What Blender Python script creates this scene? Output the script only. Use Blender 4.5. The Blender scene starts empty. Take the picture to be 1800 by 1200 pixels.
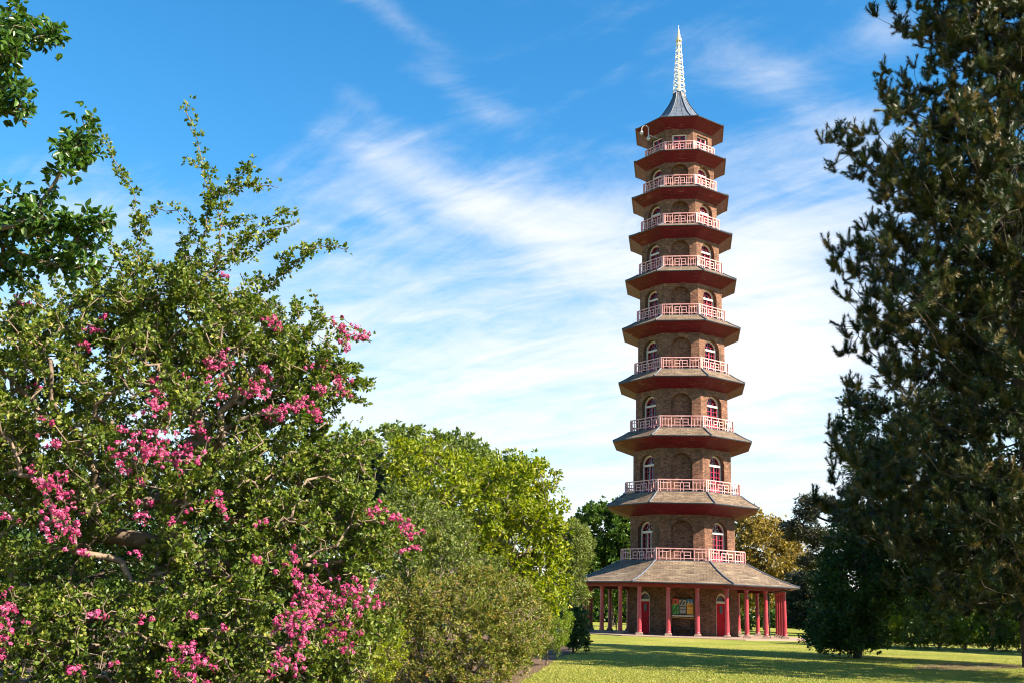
import bpy, math, random
import numpy as np
from mathutils import Matrix, Vector
R = math.radians
rng = np.random.default_rng(7)
random.seed(7)
sc = bpy.context.scene
COL = sc.collection

# ------------------------------------------------------------------ camera
F, PITCH, ROLL, CAMH = 1844.0, R(14.213), R(1.921), 1.47
cam = bpy.data.cameras.new('camera'); co = bpy.data.objects.new('camera', cam); COL.objects.link(co)
cam.sensor_width = 36; cam.lens = 36 * F / 1800; cam.clip_start = .1; cam.clip_end = 4000
co.matrix_world = Matrix.Translation((0, 0, CAMH)) @ Matrix.Rotation(R(90) + PITCH, 4, 'X') @ Matrix.Rotation(ROLL, 4, 'Z')
sc.camera = co

def ray(px, py):
    dx, dy = px - 900., 600. - py
    c, s = math.cos(ROLL), math.sin(ROLL)
    X, Y = (dx * c - dy * s) / F, (dx * s + dy * c) / F
    return X, math.cos(PITCH) - Y * math.sin(PITCH), math.sin(PITCH) + Y * math.cos(PITCH)
def at(px, py, d):
    "world point at horizontal depth d (metres along +y) seen at a picture position"
    x, y, z = ray(px, py)
    return np.array((x / y * d, d, CAMH + z / y * d))
def mpp(d): return d / F * 1.0

# ------------------------------------------------------------------ materials
def nodes(m):
    m.use_nodes = True
    nt = m.node_tree
    for n in list(nt.nodes): nt.nodes.remove(n)
    out = nt.nodes.new('ShaderNodeOutputMaterial')
    return nt, out
def N(nt, t, **kw):
    n = nt.nodes.new(t)
    for k, v in kw.items():
        if k.startswith('i_'): n.inputs[k[2:].replace('_', ' ')].default_value = v
        else: setattr(n, k, v)
    return n
def ramp(nt, stops):
    r = nt.nodes.new('ShaderNodeValToRGB')
    e = r.color_ramp.elements
    while len(e) < len(stops): e.new(.5)
    for a, (p, c) in zip(e, stops):
        a.position = p; a.color = (*c[:3], 1)
    return r
def mat(name, c1, c2=None, rough=.6, scale=3., detail=5., bump=0., bscale=30., spec=.4, metal=0., coords='Object', stretch=None):
    m = bpy.data.materials.new(name); nt, out = nodes(m)
    b = N(nt, 'ShaderNodeBsdfPrincipled'); b.inputs['Roughness'].default_value = rough
    b.inputs['Specular IOR Level'].default_value = spec; b.inputs['Metallic'].default_value = metal
    nt.links.new(b.outputs[0], out.inputs[0])
    c2 = c2 or tuple(x * .75 for x in c1)
    tc = N(nt, 'ShaderNodeTexCoord'); mp = N(nt, 'ShaderNodeMapping')
    if stretch: mp.inputs['Scale'].default_value = stretch
    nt.links.new(tc.outputs[coords], mp.inputs[0])
    no = N(nt, 'ShaderNodeTexNoise'); no.inputs['Scale'].default_value = scale; no.inputs['Detail'].default_value = detail
    nt.links.new(mp.outputs[0], no.inputs['Vector'])
    r = ramp(nt, [(.3, c2), (.68, c1)]); nt.links.new(no.outputs[0], r.inputs[0])
    nt.links.new(r.outputs[0], b.inputs['Base Color'])
    if bump:
        n2 = N(nt, 'ShaderNodeTexNoise'); n2.inputs['Scale'].default_value = bscale; n2.inputs['Detail'].default_value = 4
        nt.links.new(mp.outputs[0], n2.inputs['Vector'])
        bp = N(nt, 'ShaderNodeBump'); bp.inputs['Strength'].default_value = bump; bp.inputs['Distance'].default_value = .02
        nt.links.new(n2.outputs[0], bp.inputs['Height']); nt.links.new(bp.outputs[0], b.inputs['Normal'])
    return m
def brick_mat(name, ca, cb, mortar, bw, bh, ms, rough, bump=.4, offs=.5, stain=(.5, 1.25), tint=None):
    m = bpy.data.materials.new(name); nt, out = nodes(m)
    b = N(nt, 'ShaderNodeBsdfPrincipled'); b.inputs['Roughness'].default_value = rough
    b.inputs['Specular IOR Level'].default_value = .25
    nt.links.new(b.outputs[0], out.inputs[0])
    uv = N(nt, 'ShaderNodeUVMap'); uv.uv_map = 'UVMap'
    br = N(nt, 'ShaderNodeTexBrick'); br.offset = offs
    br.inputs['Color1'].default_value = (*ca, 1); br.inputs['Color2'].default_value = (*cb, 1); br.inputs['Mortar'].default_value = (*mortar, 1)
    br.inputs['Scale'].default_value = 1; br.inputs['Brick Width'].default_value = bw; br.inputs['Row Height'].default_value = bh
    br.inputs['Mortar Size'].default_value = ms; br.inputs['Bias'].default_value = 0
    nt.links.new(uv.outputs[0], br.inputs['Vector'])
    tc = N(nt, 'ShaderNodeTexCoord')
    no = N(nt, 'ShaderNodeTexNoise'); no.inputs['Scale'].default_value = 1.3; no.inputs['Detail'].default_value = 8; no.inputs['Roughness'].default_value = .7
    nt.links.new(tc.outputs['Object'], no.inputs['Vector'])
    mr = N(nt, 'ShaderNodeMapRange'); mr.inputs['From Min'].default_value = .3; mr.inputs['From Max'].default_value = .7
    mr.inputs['To Min'].default_value = stain[0]; mr.inputs['To Max'].default_value = stain[1]
    nt.links.new(no.outputs[0], mr.inputs[0])
    n3 = N(nt, 'ShaderNodeTexNoise'); n3.inputs['Scale'].default_value = 9; n3.inputs['Detail'].default_value = 2
    nt.links.new(tc.outputs['Object'], n3.inputs['Vector'])
    r3 = N(nt, 'ShaderNodeMapRange'); r3.inputs['From Min'].default_value = .3; r3.inputs['From Max'].default_value = .7
    r3.inputs['To Min'].default_value = .72; r3.inputs['To Max'].default_value = 1.25
    nt.links.new(n3.outputs[0], r3.inputs[0])
    mm = N(nt, 'ShaderNodeMath', operation='MULTIPLY'); nt.links.new(mr.outputs[0], mm.inputs[0]); nt.links.new(r3.outputs[0], mm.inputs[1])
    vm = N(nt, 'ShaderNodeVectorMath', operation='SCALE')
    nt.links.new(br.outputs[0], vm.inputs[0]); nt.links.new(mm.outputs[0], vm.inputs['Scale'])
    nt.links.new(vm.outputs[0], b.inputs['Base Color'])
    bp = N(nt, 'ShaderNodeBump'); bp.inputs['Strength'].default_value = bump; bp.inputs['Distance'].default_value = .01; bp.invert = True
    nt.links.new(br.outputs['Fac'], bp.inputs['Height']); nt.links.new(bp.outputs[0], b.inputs['Normal'])
    return m
def leaf_mat(name, stops, trans=.35, rough=.45, spec=.35):
    m = bpy.data.materials.new(name); nt, out = nodes(m)
    a = N(nt, 'ShaderNodeAttribute'); a.attribute_name = 'rnd'
    r = ramp(nt, stops); nt.links.new(a.outputs['Fac'], r.inputs[0])
    b = N(nt, 'ShaderNodeBsdfPrincipled'); b.inputs['Roughness'].default_value = rough; b.inputs['Specular IOR Level'].default_value = spec
    nt.links.new(r.outputs[0], b.inputs['Base Color'])
    t = N(nt, 'ShaderNodeBsdfTranslucent')
    hs = N(nt, 'ShaderNodeHueSaturation'); hs.inputs['Saturation'].default_value = 1.1; hs.inputs['Value'].default_value = 1.35
    nt.links.new(r.outputs[0], hs.inputs['Color']); nt.links.new(hs.outputs[0], t.inputs[0])
    mx = N(nt, 'ShaderNodeMixShader'); mx.inputs[0].default_value = trans
    nt.links.new(b.outputs[0], mx.inputs[1]); nt.links.new(t.outputs[0], mx.inputs[2]); nt.links.new(mx.outputs[0], out.inputs[0])
    return m

M = {}
M['brick'] = brick_mat('brown_brick', (.245, .115, .068), (.095, .043, .030), (.16, .10, .07), .23, .078, .010, .9)
M['slate'] = brick_mat('stone_slate', (0.191, 0.139, 0.096), (0.122, 0.087, 0.061), (0.035, 0.026, 0.020), .42, .21, .012, .75, bump=.8)
M['board'] = brick_mat('red_soffit_board', (.145, .007, .027), (.11, .006, .021), (.045, .004, .010), 2.7, .16, .007, .5, bump=.6, stain=(.7, 1.15))
def worn(m, scale, lo, hi, col, amt):
    "flaked paint: thin streaks along the boards"
    nt = m.node_tree; b = next(n for n in nt.nodes if n.type == 'BSDF_PRINCIPLED'); src = b.inputs['Base Color'].links[0].from_socket
    uv = N(nt, 'ShaderNodeUVMap'); uv.uv_map = 'UVMap'; mp = N(nt, 'ShaderNodeMapping'); mp.inputs['Scale'].default_value = scale; nt.links.new(uv.outputs[0], mp.inputs[0])
    n1 = N(nt, 'ShaderNodeTexNoise'); n1.inputs['Scale'].default_value = 1; n1.inputs['Detail'].default_value = 5; nt.links.new(mp.outputs[0], n1.inputs['Vector'])
    tc = N(nt, 'ShaderNodeTexCoord'); n2 = N(nt, 'ShaderNodeTexNoise'); n2.inputs['Scale'].default_value = .28; n2.inputs['Detail'].default_value = 2; nt.links.new(tc.outputs['Object'], n2.inputs['Vector'])
    ad = N(nt, 'ShaderNodeMath', operation='MULTIPLY_ADD'); ad.inputs[1].default_value = .55; nt.links.new(n2.outputs[0], ad.inputs[0]); nt.links.new(n1.outputs[0], ad.inputs[2])
    mr = N(nt, 'ShaderNodeMapRange'); mr.inputs['From Min'].default_value = lo; mr.inputs['From Max'].default_value = hi; mr.inputs['To Max'].default_value = amt; nt.links.new(ad.outputs[0], mr.inputs[0])
    mx = N(nt, 'ShaderNodeMix', data_type='RGBA'); mx.inputs[7].default_value = (*col, 1); nt.links.new(mr.outputs[0], mx.inputs[0]); nt.links.new(src, mx.inputs[6]); nt.links.new(mx.outputs[2], b.inputs['Base Color'])
worn(M['board'], (1.2, 14, 1), .90, .98, (.40, .17, .15), .6)
worn(M['slate'], (.5, 3, 1), .84, 1.0, (.30, .25, .17), .55)
worn(M['brick'], (2.5, .35, 1), .86, 1.0, (.05, .035, .028), .65)
M['rail'] = mat('faded_pink_paint', (.70, .40, .38), (.50, .21, .21), rough=.5, scale=2.2, detail=9)
M['column'] = mat('faded_red_paint', (.42, .060, .080), (.27, .018, .032), rough=.32, scale=1.8, detail=10, spec=.5, stretch=(1, 1, .35))
M['beam'] = mat('red_beam_paint', (.24, .025, .035), (.17, .016, .024), rough=.55, scale=2)
M['door'] = mat('crimson_door_paint', (.46, .003, .014), (.38, .003, .012), rough=.6, scale=1, spec=.12)
M['sash'] = mat('red_sash_paint', (0.400, 0.030, 0.070), rough=.4)
M['white'] = mat('cream_white_paint', (0.629, 0.578, 0.510), (0.527, 0.468, 0.408), rough=.5, scale=4)
M['lead'] = mat('lead_flashing', (0.119, 0.140, 0.182), (0.063, 0.077, 0.105), rough=.42, scale=3, detail=8, spec=.5)
M['darklead'] = mat('dark_lead', (.035, .045, .065), rough=.45)
M['gold'] = mat('gilt', (.78, .64, .42), (.64, .50, .30), rough=.38, metal=.3)
M['gilt_white'] = mat('pale_gilt', (.80, .79, .74), (.66, .62, .52), rough=.35, metal=.1)
M['stone'] = mat('pale_stone', (0.310, 0.236, 0.192), (0.223, 0.161, 0.130), rough=.85, scale=3, detail=9, bump=.2)
M['plaster'] = mat('interior_plaster', (0.500, 0.450, 0.400), rough=.9)
M['wood_floor'] = mat('interior_floor', (0.140, 0.090, 0.060), rough=.8)
M['grey_metal'] = mat('light_grey_metal', (0.440, 0.448, 0.464), rough=.4)
M['black_metal'] = mat('black_metal', (.02, .022, .028), rough=.4)
M['oak'] = mat('weathered_oak', (0.140, 0.105, 0.077), (0.084, 0.063, 0.049), rough=.8, scale=8)
gm = bpy.data.materials.new('window_glass'); nt, out = nodes(gm)
g1 = N(nt, 'ShaderNodeBsdfTransparent'); g2 = N(nt, 'ShaderNodeBsdfGlossy'); g2.inputs['Roughness'].default_value = .03
fr = N(nt, 'ShaderNodeFresnel'); fr.inputs[0].default_value = 1.6
mx = N(nt, 'ShaderNodeMixShader'); g1.inputs[0].default_value = (.80, .84, .88, 1)
nt.links.new(fr.outputs[0], mx.inputs[0]); nt.links.new(g1.outputs[0], mx.inputs[1]); nt.links.new(g2.outputs[0], mx.inputs[2]); nt.links.new(mx.outputs[0], out.inputs[0])
M['glass'] = gm

# ------------------------------------------------------------------ mesh helpers
def tag(o, label=None, cat=None, group=None, kind=None):
    if label: o['label'] = label
    if cat: o['category'] = cat
    if group: o['group'] = group
    if kind: o['kind'] = kind
    return o
def empty(name, loc, rz=0):
    o = bpy.data.objects.new(name, None); COL.objects.link(o); o.location = loc; o.rotation_euler = (0, 0, rz); o.empty_display_size = .2
    return o
def raw_mesh(name, V, Q, material, parent=None, rnd=None, smooth=False):
    "V (n,3), Q (m,k) faces all of the same size"
    me = bpy.data.meshes.new(name)
    V = np.asarray(V, np.float32); Q = np.asarray(Q, np.int32); m, k = Q.shape
    me.vertices.add(len(V)); me.vertices.foreach_set('co', V.ravel())
    me.loops.add(m * k); me.loops.foreach_set('vertex_index', Q.ravel())
    me.polygons.add(m); me.polygons.foreach_set('loop_start', np.arange(0, m * k, k, dtype=np.int32))
    if smooth: me.polygons.foreach_set('use_smooth', np.ones(m, bool))
    if rnd is not None:
        a = me.attributes.new('rnd', 'FLOAT', 'FACE'); a.data.foreach_set('value', np.asarray(rnd, np.float32))
    me.materials.append(material); me.update(calc_edges=True)
    o = bpy.data.objects.new(name, me); COL.objects.link(o)
    if parent: o.parent = parent
    return o
class MB:
    def __init__(s): s.v = []; s.f = []; s.m = []
    def face(s, pts, mi=0):
        i = len(s.v); s.v += [tuple(p) for p in pts]; s.f.append(tuple(range(i, i + len(pts)))); s.m.append(mi)
    def strip(s, A, B, mi=0, close=False):
        n = len(A)
        for i in range(n if close else n - 1):
            j = (i + 1) % n; s.face([A[i], A[j], B[j], B[i]], mi)
    def box(s, c, h, ax=None, mi=0):
        ax = ax or ((1, 0, 0), (0, 1, 0), (0, 0, 1)); c = Vector(c); a = [Vector(x) * hh for x, hh in zip(ax, h)]
        P = [c + a[0] * i + a[1] * j + a[2] * k for i in (-1, 1) for j in (-1, 1) for k in (-1, 1)]
        for q in ((0, 1, 3, 2), (4, 6, 7, 5), (0, 4, 5, 1), (2, 3, 7, 6), (0, 2, 6, 4), (1, 5, 7, 3)): s.face([P[i] for i in q], mi)
    def bar(s, a, b, w, d, up=(0, 0, 1), mi=0):
        a = Vector(a); b = Vector(b); z = (b - a); L = z.length; z.normalize(); up = Vector(up)
        if abs(z.dot(up)) > .99: up = Vector((1, 0, 0))
        x = z.cross(up).normalized(); y = x.cross(z).normalized()
        s.box((a + b) / 2, (w / 2, d / 2, L / 2), (x, y, z), mi)
    def tube(s, pts, rad, n=8, mi=0, cap=True):
        pts = [Vector(p) for p in pts]; rs = rad if isinstance(rad, (list, tuple)) else [rad] * len(pts)
        rings = []; ref = None
        for i, p in enumerate(pts):
            d = (pts[min(i + 1, len(pts) - 1)] - pts[max(i - 1, 0)]).normalized()
            ref = Vector((0, 0, 1)) if ref is None else ref
            if abs(d.dot(ref)) > .95: ref = Vector((1, 0, 0))
            x = d.cross(ref).normalized(); y = d.cross(x).normalized()
            rings.append([p + (x * math.cos(2 * math.pi * k / n) + y * math.sin(2 * math.pi * k / n)) * rs[i] for k in range(n)])
        for a, b in zip(rings, rings[1:]): s.strip(a, b, mi, True)
        if cap: s.face(rings[0], mi); s.face(rings[-1][::-1], mi)
    def lathe(s, prof, c=(0, 0, 0), n=12, mi=0):
        rg = [[(c[0] + r * math.cos(2 * math.pi * k / n), c[1] + r * math.sin(2 * math.pi * k / n), c[2] + z) for k in range(n)] for r, z in prof]
        for a, b in zip(rg, rg[1:]): s.strip(a, b, mi, True)
        s.face(rg[0], mi); s.face(rg[-1][::-1], mi)
    def build(s, name, mats, parent=None, smooth=False, uv=False):
        me = bpy.data.meshes.new(name); me.from_pydata(s.v, [], s.f)
        if not isinstance(mats, (list, tuple)): mats = [mats]
        for m in mats: me.materials.append(m)
        me.polygons.foreach_set('material_index', s.m)
        if uv:
            L = me.uv_layers.new(name='UVMap')
            for p in me.polygons:
                n = p.normal
                t = Vector((-n.y, n.x, 0))
                t = t.normalized() if t.length > .05 else Vector((1, 0, 0))
                if t.x < -.001 or (abs(t.x) < .001 and t.y < 0): t = -t
                w = n.cross(t); w = -w if w.z < 0 else w
                for li in p.loop_indices:
                    q = Vector(s.v[me.loops[li].vertex_index]); L.data[li].uv = (q.dot(t) + 7, q.dot(w) + 3)
        if smooth:
            import bmesh
            bm = bmesh.new(); bm.from_mesh(me); bmesh.ops.remove_doubles(bm, verts=bm.verts, dist=1e-5); bm.to_mesh(me); bm.free()
            for p in me.polygons: p.use_smooth = True
        me.update()
        o = bpy.data.objects.new(name, me); COL.objects.link(o)
        if parent: o.parent = parent
        return o

# ------------------------------------------------------------------ pagoda
TAZ = R(9.437); TD = 81.16
PX, PY = TD * math.sin(TAZ), TD * math.cos(TAZ)
pag = empty('pagoda', (PX, PY, 0), -TAZ)
tag(pag, 'ten storey octagonal brown brick pagoda with red flared eaves and golden spire', 'pagoda')
T8 = math.tan(R(22.5)); AP = math.cos(R(22.5))
def ov(Rr, z, k): a = R(-22.5 + 45 * k); return (Rr * math.sin(a), -Rr * math.cos(a), z)
def ring(Rr, z): return [ov(Rr, z, k) for k in range(8)]
class Face:
    def __init__(s, k): t = R(45 * k); s.n = Vector((math.sin(t), -math.cos(t), 0)); s.u = Vector((math.cos(t), math.sin(t), 0)); s.k = k
    def P(s, u, n, z): return s.n * n + s.u * u + Vector((0, 0, z))
FA = [Face(k) for k in range(8)]
ER = [8.78, 5.98, 5.56, 5.14, 4.88, 4.64, 4.38, 4.14, 3.97, 3.85]
EZ = [3.49, 9.08, 13.96, 18.45, 22.73, 26.69, 30.43, 33.72, 36.91, 39.84]
BR = [0, 4.82, 4.53, 4.14, 3.82, 3.62, 3.46, 3.30, 3.12, 2.96]
BZ = [0, 5.96, 10.89, 15.62, 20.12, 24.30, 28.21, 31.80, 35.08, 38.04]
WR = [4.23, 4.12, 3.92, 3.73, 3.57, 3.42, 3.26, 3.12, 2.94, 2.80]
WT = .15
NW = [1.54, 1.56, 1.53, 1.54, 1.52, 1.46, 1.42, 1.38, 1.33, 1.12]

def arch_pts(a, zs, n=18): return [(a * math.cos(math.pi * i / n), zs + a * math.sin(math.pi * i / n)) for i in range(n + 1)]
def panel(mb, f, ap, z0, z1, a, zs, sill, depth, back, arch=True, mi=0, mback=0, mrev=0, half=None):
    """one face of an octagonal wall with an arched opening of half width a; back: solid plate at that depth"""
    W = half or ap * T8
    if arch: A = arch_pts(a, zs)
    else: A = [(a, zs), (a, zs + .001), (-a, zs + .001), (-a, zs)]
    # outer boundary for each arch point
    def outer(x, z, i):
        if i == 0: return (W, zs)
        if i == len(A) - 1: return (-W, zs)
        dx, dz = x, z - zs
        t = min(W / abs(dx) if abs(dx) > 1e-6 else 1e9, (z1 - zs) / dz if dz > 1e-6 else 1e9)
        return (dx * t, zs + dz * t)
    if arch:
        pts = []
        for i, (x, z) in enumerate(A): pts.append(((x, z), outer(x, z, i)))
        # exact corners
        ca = math.atan2(z1 - zs, W)
        pts.append(((a * math.cos(ca), zs + a * math.sin(ca)), (W, z1))); pts.append(((-a * math.cos(ca), zs + a * math.sin(ca)), (-W, z1)))
        pts.sort(key=lambda q: math.atan2(q[0][1] - zs, q[0][0]))
        for (i0, o0), (i1, o1) in zip(pts, pts[1:]):
            mb.face([f.P(i0[0], ap, i0[1]), f.P(o0[0], ap, o0[1]), f.P(o1[0], ap, o1[1]), f.P(i1[0], ap, i1[1])], mi)
        inner = [q[0] for q in pts]
    else:
        mb.face([f.P(-W, ap, zs), f.P(W, ap, zs), f.P(W, ap, z1), f.P(-W, ap, z1)], mi)
        inner = [(a, zs), (-a, zs)]
    for sg in (1, -1): mb.face([f.P(sg * a, ap, z0), f.P(sg * W, ap, z0), f.P(sg * W, ap, zs), f.P(sg * a, ap, zs)], mi)
    if sill > z0: mb.face([f.P(-a, ap, z0), f.P(a, ap, z0), f.P(a, ap, sill), f.P(-a, ap, sill)], mi)
    loop = [(a, sill)] + inner + [(-a, sill)]
    for p, q in zip(loop, loop[1:]): mb.face([f.P(p[0], ap, p[1]), f.P(q[0], ap, q[1]), f.P(q[0], ap - depth, q[1]), f.P(p[0], ap - depth, p[1])], mrev)
    mb.face([f.P(-a, ap, sill), f.P(a, ap, sill), f.P(a, ap - depth, sill), f.P(-a, ap - depth, sill)], mrev)
    if back:
        mb.face([f.P(p[0], ap - depth, p[1]) for p in loop], mback)
    return loop

def arched_window(parent, f, n, z0, zs, a, door):
    """white arched frame with red glazed doors and fanlight; outer face at distance n"""
    mb = MB(); t = .13
    def frame(ro, ri, zb, nn, d, b, mi=0):
        O = [(x, z) for x, z in arch_pts(ro, zs)]; I = [(x, z) for x, z in arch_pts(ri, zs)]
        O = [(ro, zb)] + O + [(-ro, zb)]; I = [(ri, zb)] + I + [(-ri, zb)]
        F1 = [f.P(x, nn, z) for x, z in O]; F2 = [f.P(x, nn, z) for x, z in I]; G1 = [f.P(x, nn - d, z) for x, z in O]; G2 = [f.P(x, nn - d, z) for x, z in I]
        b.strip(F1, F2, mi); b.strip(G1, G2, mi); b.strip(F1, G1, mi); b.strip(F2, G2, mi)
    frame(a, a - t, z0, n, .12, mb)
    mb.box(f.P(0, n - .04, zs - .02), (a - t, .075, .075), (f.u, f.n, (0, 0, 1)))
    w = mb.build('window' if not door else 'door_frame', M['white'], parent)
    sb = MB(); ri = a - t; n2 = n - .05
    frame(ri, ri - .05, zs + .06, n2, .05, sb)
    if not door:
        for ang in (36, 72, 108, 144): 
            c, s_ = math.cos(R(ang)), math.sin(R(ang))
            sb.bar(f.P(.22 * c, n2 - .025, zs + .06 + .22 * s_), f.P((ri - .03) * c, n2 - .025, zs + (ri - .03) * s_), .03, .04, f.n)
        for i in range(8):
            t0, t1 = math.pi * i / 8, math.pi * (i + 1) / 8
            sb.bar(f.P(.24 * math.cos(t0), n2 - .025, zs + .06 + .24 * math.sin(t0)), f.P(.24 * math.cos(t1), n2 - .025, zs + .06 + .24 * math.sin(t1)), .03, .04, f.n)
        zt = zs - .1; zb = z0 + .03
        for x in (-ri + .04, -.035, .035, ri - .04): sb.bar(f.P(x, n2 - .02, zb), f.P(x, n2 - .02, zt), .045, .05, f.n)
        for x in (-ri / 2, ri / 2): sb.bar(f.P(x, n2 - .02, zb + .5), f.P(x, n2 - .02, zt), .02, .035, f.n)
        nr = 5
        for i in range(nr):
            z = zb + .5 + (zt - zb - .5) * i / (nr - 1); sb.bar(f.P(-ri, n2 - .022, z), f.P(ri, n2 - .022, z), .022 if 0 < i < nr - 1 else .05, .03, (0, 0, 1))
        sb.box(f.P(0, n2 - .025, zb + .25), (ri - .02, .018, .25), (f.u, f.n, (0, 0, 1)))
        sb.build('red_sash', M['sash'], w)
        gb = MB(); L = [(ri, zb + .5)] + arch_pts(ri, zs) + [(-ri, zb + .5)]
        gb.face([f.P(x, n2 - .06, z) for x, z in L]); gb.build('window_pane', M['glass'], w)
    else:
        sb.build('fanlight_bead', M['sash'], w)
        gb = MB(); gb.face([f.P(x, n2 - .06, z) for x, z in arch_pts(ri, zs)]); gb.build('fanlight_pane', M['black_metal'], w)
        db = MB(); zt = zs - .095
        db.box(f.P(0, n2 - .03, (z0 + zt) / 2), (ri - .004, .03, (zt - z0) / 2), (f.u, f.n, (0, 0, 1)))
        for x in (-ri + .09, ri - .09): db.box(f.P(x, n2 + .006, (z0 + zt) / 2), (.06, .006, (zt - z0) / 2 - .02), (f.u, f.n, (0, 0, 1)))
        for z in (z0 + .12, z0 + .95, zt - .1): db.box(f.P(0, n2 + .006, z), (ri - .16, .006, .06), (f.u, f.n, (0, 0, 1)))
        d = db.build('door', M['door'], parent)
        pb = MB(); pb.box(f.P(.02, n2 + .012, zt - .42), (.15, .014, .26), (f.u, f.n, (0, 0, 1))); pb.build('door_pane', M['black_metal'], d)
        hb = MB(); hb.box(f.P(ri - .1, n2 + .04, z0 + 1.05), (.02, .03, .07), (f.u, f.n, (0, 0, 1))); hb.build('door_handle', M['black_metal'], d)

deckz = [0.0] + [BZ[k] - .92 for k in range(1, 10)]
for k in range(10):
    ap = WR[k] * AP; z0 = deckz[k] - (.02 if k else .12); z1 = EZ[k] - .68 + (.9 if k == 0 else 0)
    a = NW[k] / 2
    wall = MB()
    gaps = [.42, .42, .40, .38, .34, .26, .20, .18, .16, .3]
    ztop = z1 - gaps[k] if k else 3.22
    if k == 0: ztop = 2.95
    wins = []
    for f in FA:
        if k == 9:
            zt = z1 - .42; panel(wall, f, ap, z0, z1, .60, zt, z0 + .3, .22, False, False); wins.append(f)
        elif f.k % 2 == 1:
            panel(wall, f, ap, z0, z1, a * (.8 if k == 0 else 1), ztop - a * (.8 if k == 0 else 1), z0 + .04, .42, False); wins.append(f)
        else:
            panel(wall, f, ap, z0, z1, a, ztop - a, z0 + .04, .34, True, mback=0)
            if k < 9:   # slightly proud ring of voussoirs round the blind arch
                O = [f.P(x, ap + .012, z) for x, z in arch_pts(a + .2, ztop - a)]; I = [f.P(x, ap + .012, z) for x, z in arch_pts(a + .02, ztop - a)]
                if a + .2 < ap * T8 and ztop + .2 < z1 + .25: wall.strip(O, I)
    # interior lining
    api = ap - .55
    for f in FA:
        if f in wins:
            aa = a * (.8 if k == 0 else 1) if k < 9 else .6
            if k < 9: panel(wall, f, api, z0, z1, aa, ztop - aa, z0 + .04, -.13, False, mi=1, mrev=1)
            else: panel(wall, f, api, z0, z1, .60, z1 - .42, z0 + .3, -.33, False, False, mi=1, mrev=1)
        else:
            W = api * T8; wall.face([f.P(-W, api, z0), f.P(W, api, z0), f.P(W, api, z1), f.P(-W, api, z1)], 1)
    wall.face([ov(WR[k] - .5, z0 + .03, i) for i in range(8)], 2)
    wall.face([ov(WR[k] - .5, z1 - .01, i) for i in range(8)], 1)
    wo = wall.build('storey_wall', [M['brick'], M['plaster'], M['wood_floor']], pag, uv=True)
    for f in wins:
        if k == 0:
            arched_window(wo, f, ap - .10, 0.02, ztop - a * .8, a * .8 - .01, True)
        elif k == 9:
            zt = z1 - .42; zb = z0 + .35; n = ap - .20; b = MB()
            for x in (-.53, .53): b.bar(f.P(x, n, zb), f.P(x, n, zt - .01), .12, .1, f.n)
            b.bar(f.P(-.59, n, zt - .07), f.P(.59, n, zt - .07), .12, .1, (0, 0, 1)); b.bar(f.P(-.59, n, zb), f.P(.59, n, zb), .1, .12, (0, 0, 1))
            w = b.build('window', M['white'], wo); s_ = MB()
            for x in (-.44, -.04, .04, .44): s_.bar(f.P(x, n - .02, zb), f.P(x, n - .02, zt - .13), .07, .05, f.n)
            for i in range(5): z = zb + .05 + (zt - .18 - zb) * i / 4; s_.bar(f.P(-.47, n - .022, z), f.P(.47, n - .022, z), .06 if i in (0, 4) else .03, .03, (0, 0, 1))
            s_.build('red_sash', M['sash'], w); g_ = MB(); g_.face([f.P(x, n - .05, z) for x, z in ((-.47, zb), (.47, zb), (.47, zt - .1), (-.47, zt - .1))]); g_.build('window_pane', M['glass'], w)
        else:
            arched_window(wo, f, ap - .30, z0 + .05, ztop - a, a - .02, False)
    # ---- roof over storey k
    rf = MB()
    if k == 0: prof = [(8.78, 3.49), (8.05, 3.70), (7.25, 3.98), (6.45, 4.32), (5.7, 4.68), (4.98, 5.06)]
    elif k < 9:
        r0, q0, r1, q1 = ER[k], EZ[k], BR[k + 1] + .10, deckz[k + 1] + .0
        prof = [(r0 + (r1 - r0) * t, q0 + (q1 - q0) * (t * .82 + .18 * t * t)) for t in (0, .34, .67, 1)]
    else: prof = [(3.85, 39.84), (3.1, 40.05), (2.5, 40.40), (2.0, 40.85), (1.56, 41.35), (1.30, 41.75), (1.06, 42.12), (.86, 42.47), (.66, 42.90), (.55, 43.2), (.47, 43.6)]
    for (ra, za), (rb, zb) in zip(prof, prof[1:]): rf.strip(ring(ra, za), ring(rb, zb), 0, True)
    rb, zb = prof[-1]
    rf.strip(ring(rb, zb), ring(rb - .04, zb + .05), 1, True)
    if k < 9: rf.strip(ring(rb - .04, zb + .05), ring(WR[k + 1] - .1, zb + .06), 1, True)     # lead deck of the balcony
    else: rf.face(ring(rb - .04, zb + .05), 1)
    r0, q0 = prof[0]
    rf.strip(ring(r0, q0), ring(r0 + .03, q0 - .035), 1, True); rf.strip(ring(r0 + .03, q0 - .035), ring(r0, q0 - .09), 1, True)
    ro = rf.build('roof', [M['slate'] if k < 9 else M['lead'], M['darklead']], pag, uv=True)
    sf = MB()
    if k == 0:
        sf.strip(ring(r0, q0 - .088), ring(7.85, 3.36), 0, True); sf.strip(ring(7.85, 3.36), ring(WR[0] - .05, 3.70), 0, True)
    else:
        sf.strip(ring(r0 - .004, q0 - .088), ring(r0 - .12, q0 - .13), 0, True); sf.strip(ring(r0 - .12, q0 - .13), ring(WR[k] - .02, z1 - .03), 0, True)
    sf.build('soffit', [M['board']], ro, uv=True)
    for i in range(8):
        hb = MB(); hb.tube([Vector(ov(r_ + .01, z_ + .025, i)) for r_, z_ in prof], .055 if k < 9 else .04, 6)
        hb.build('hip_roll', M['lead'] if k < 9 else M['darklead'], ro)
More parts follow.
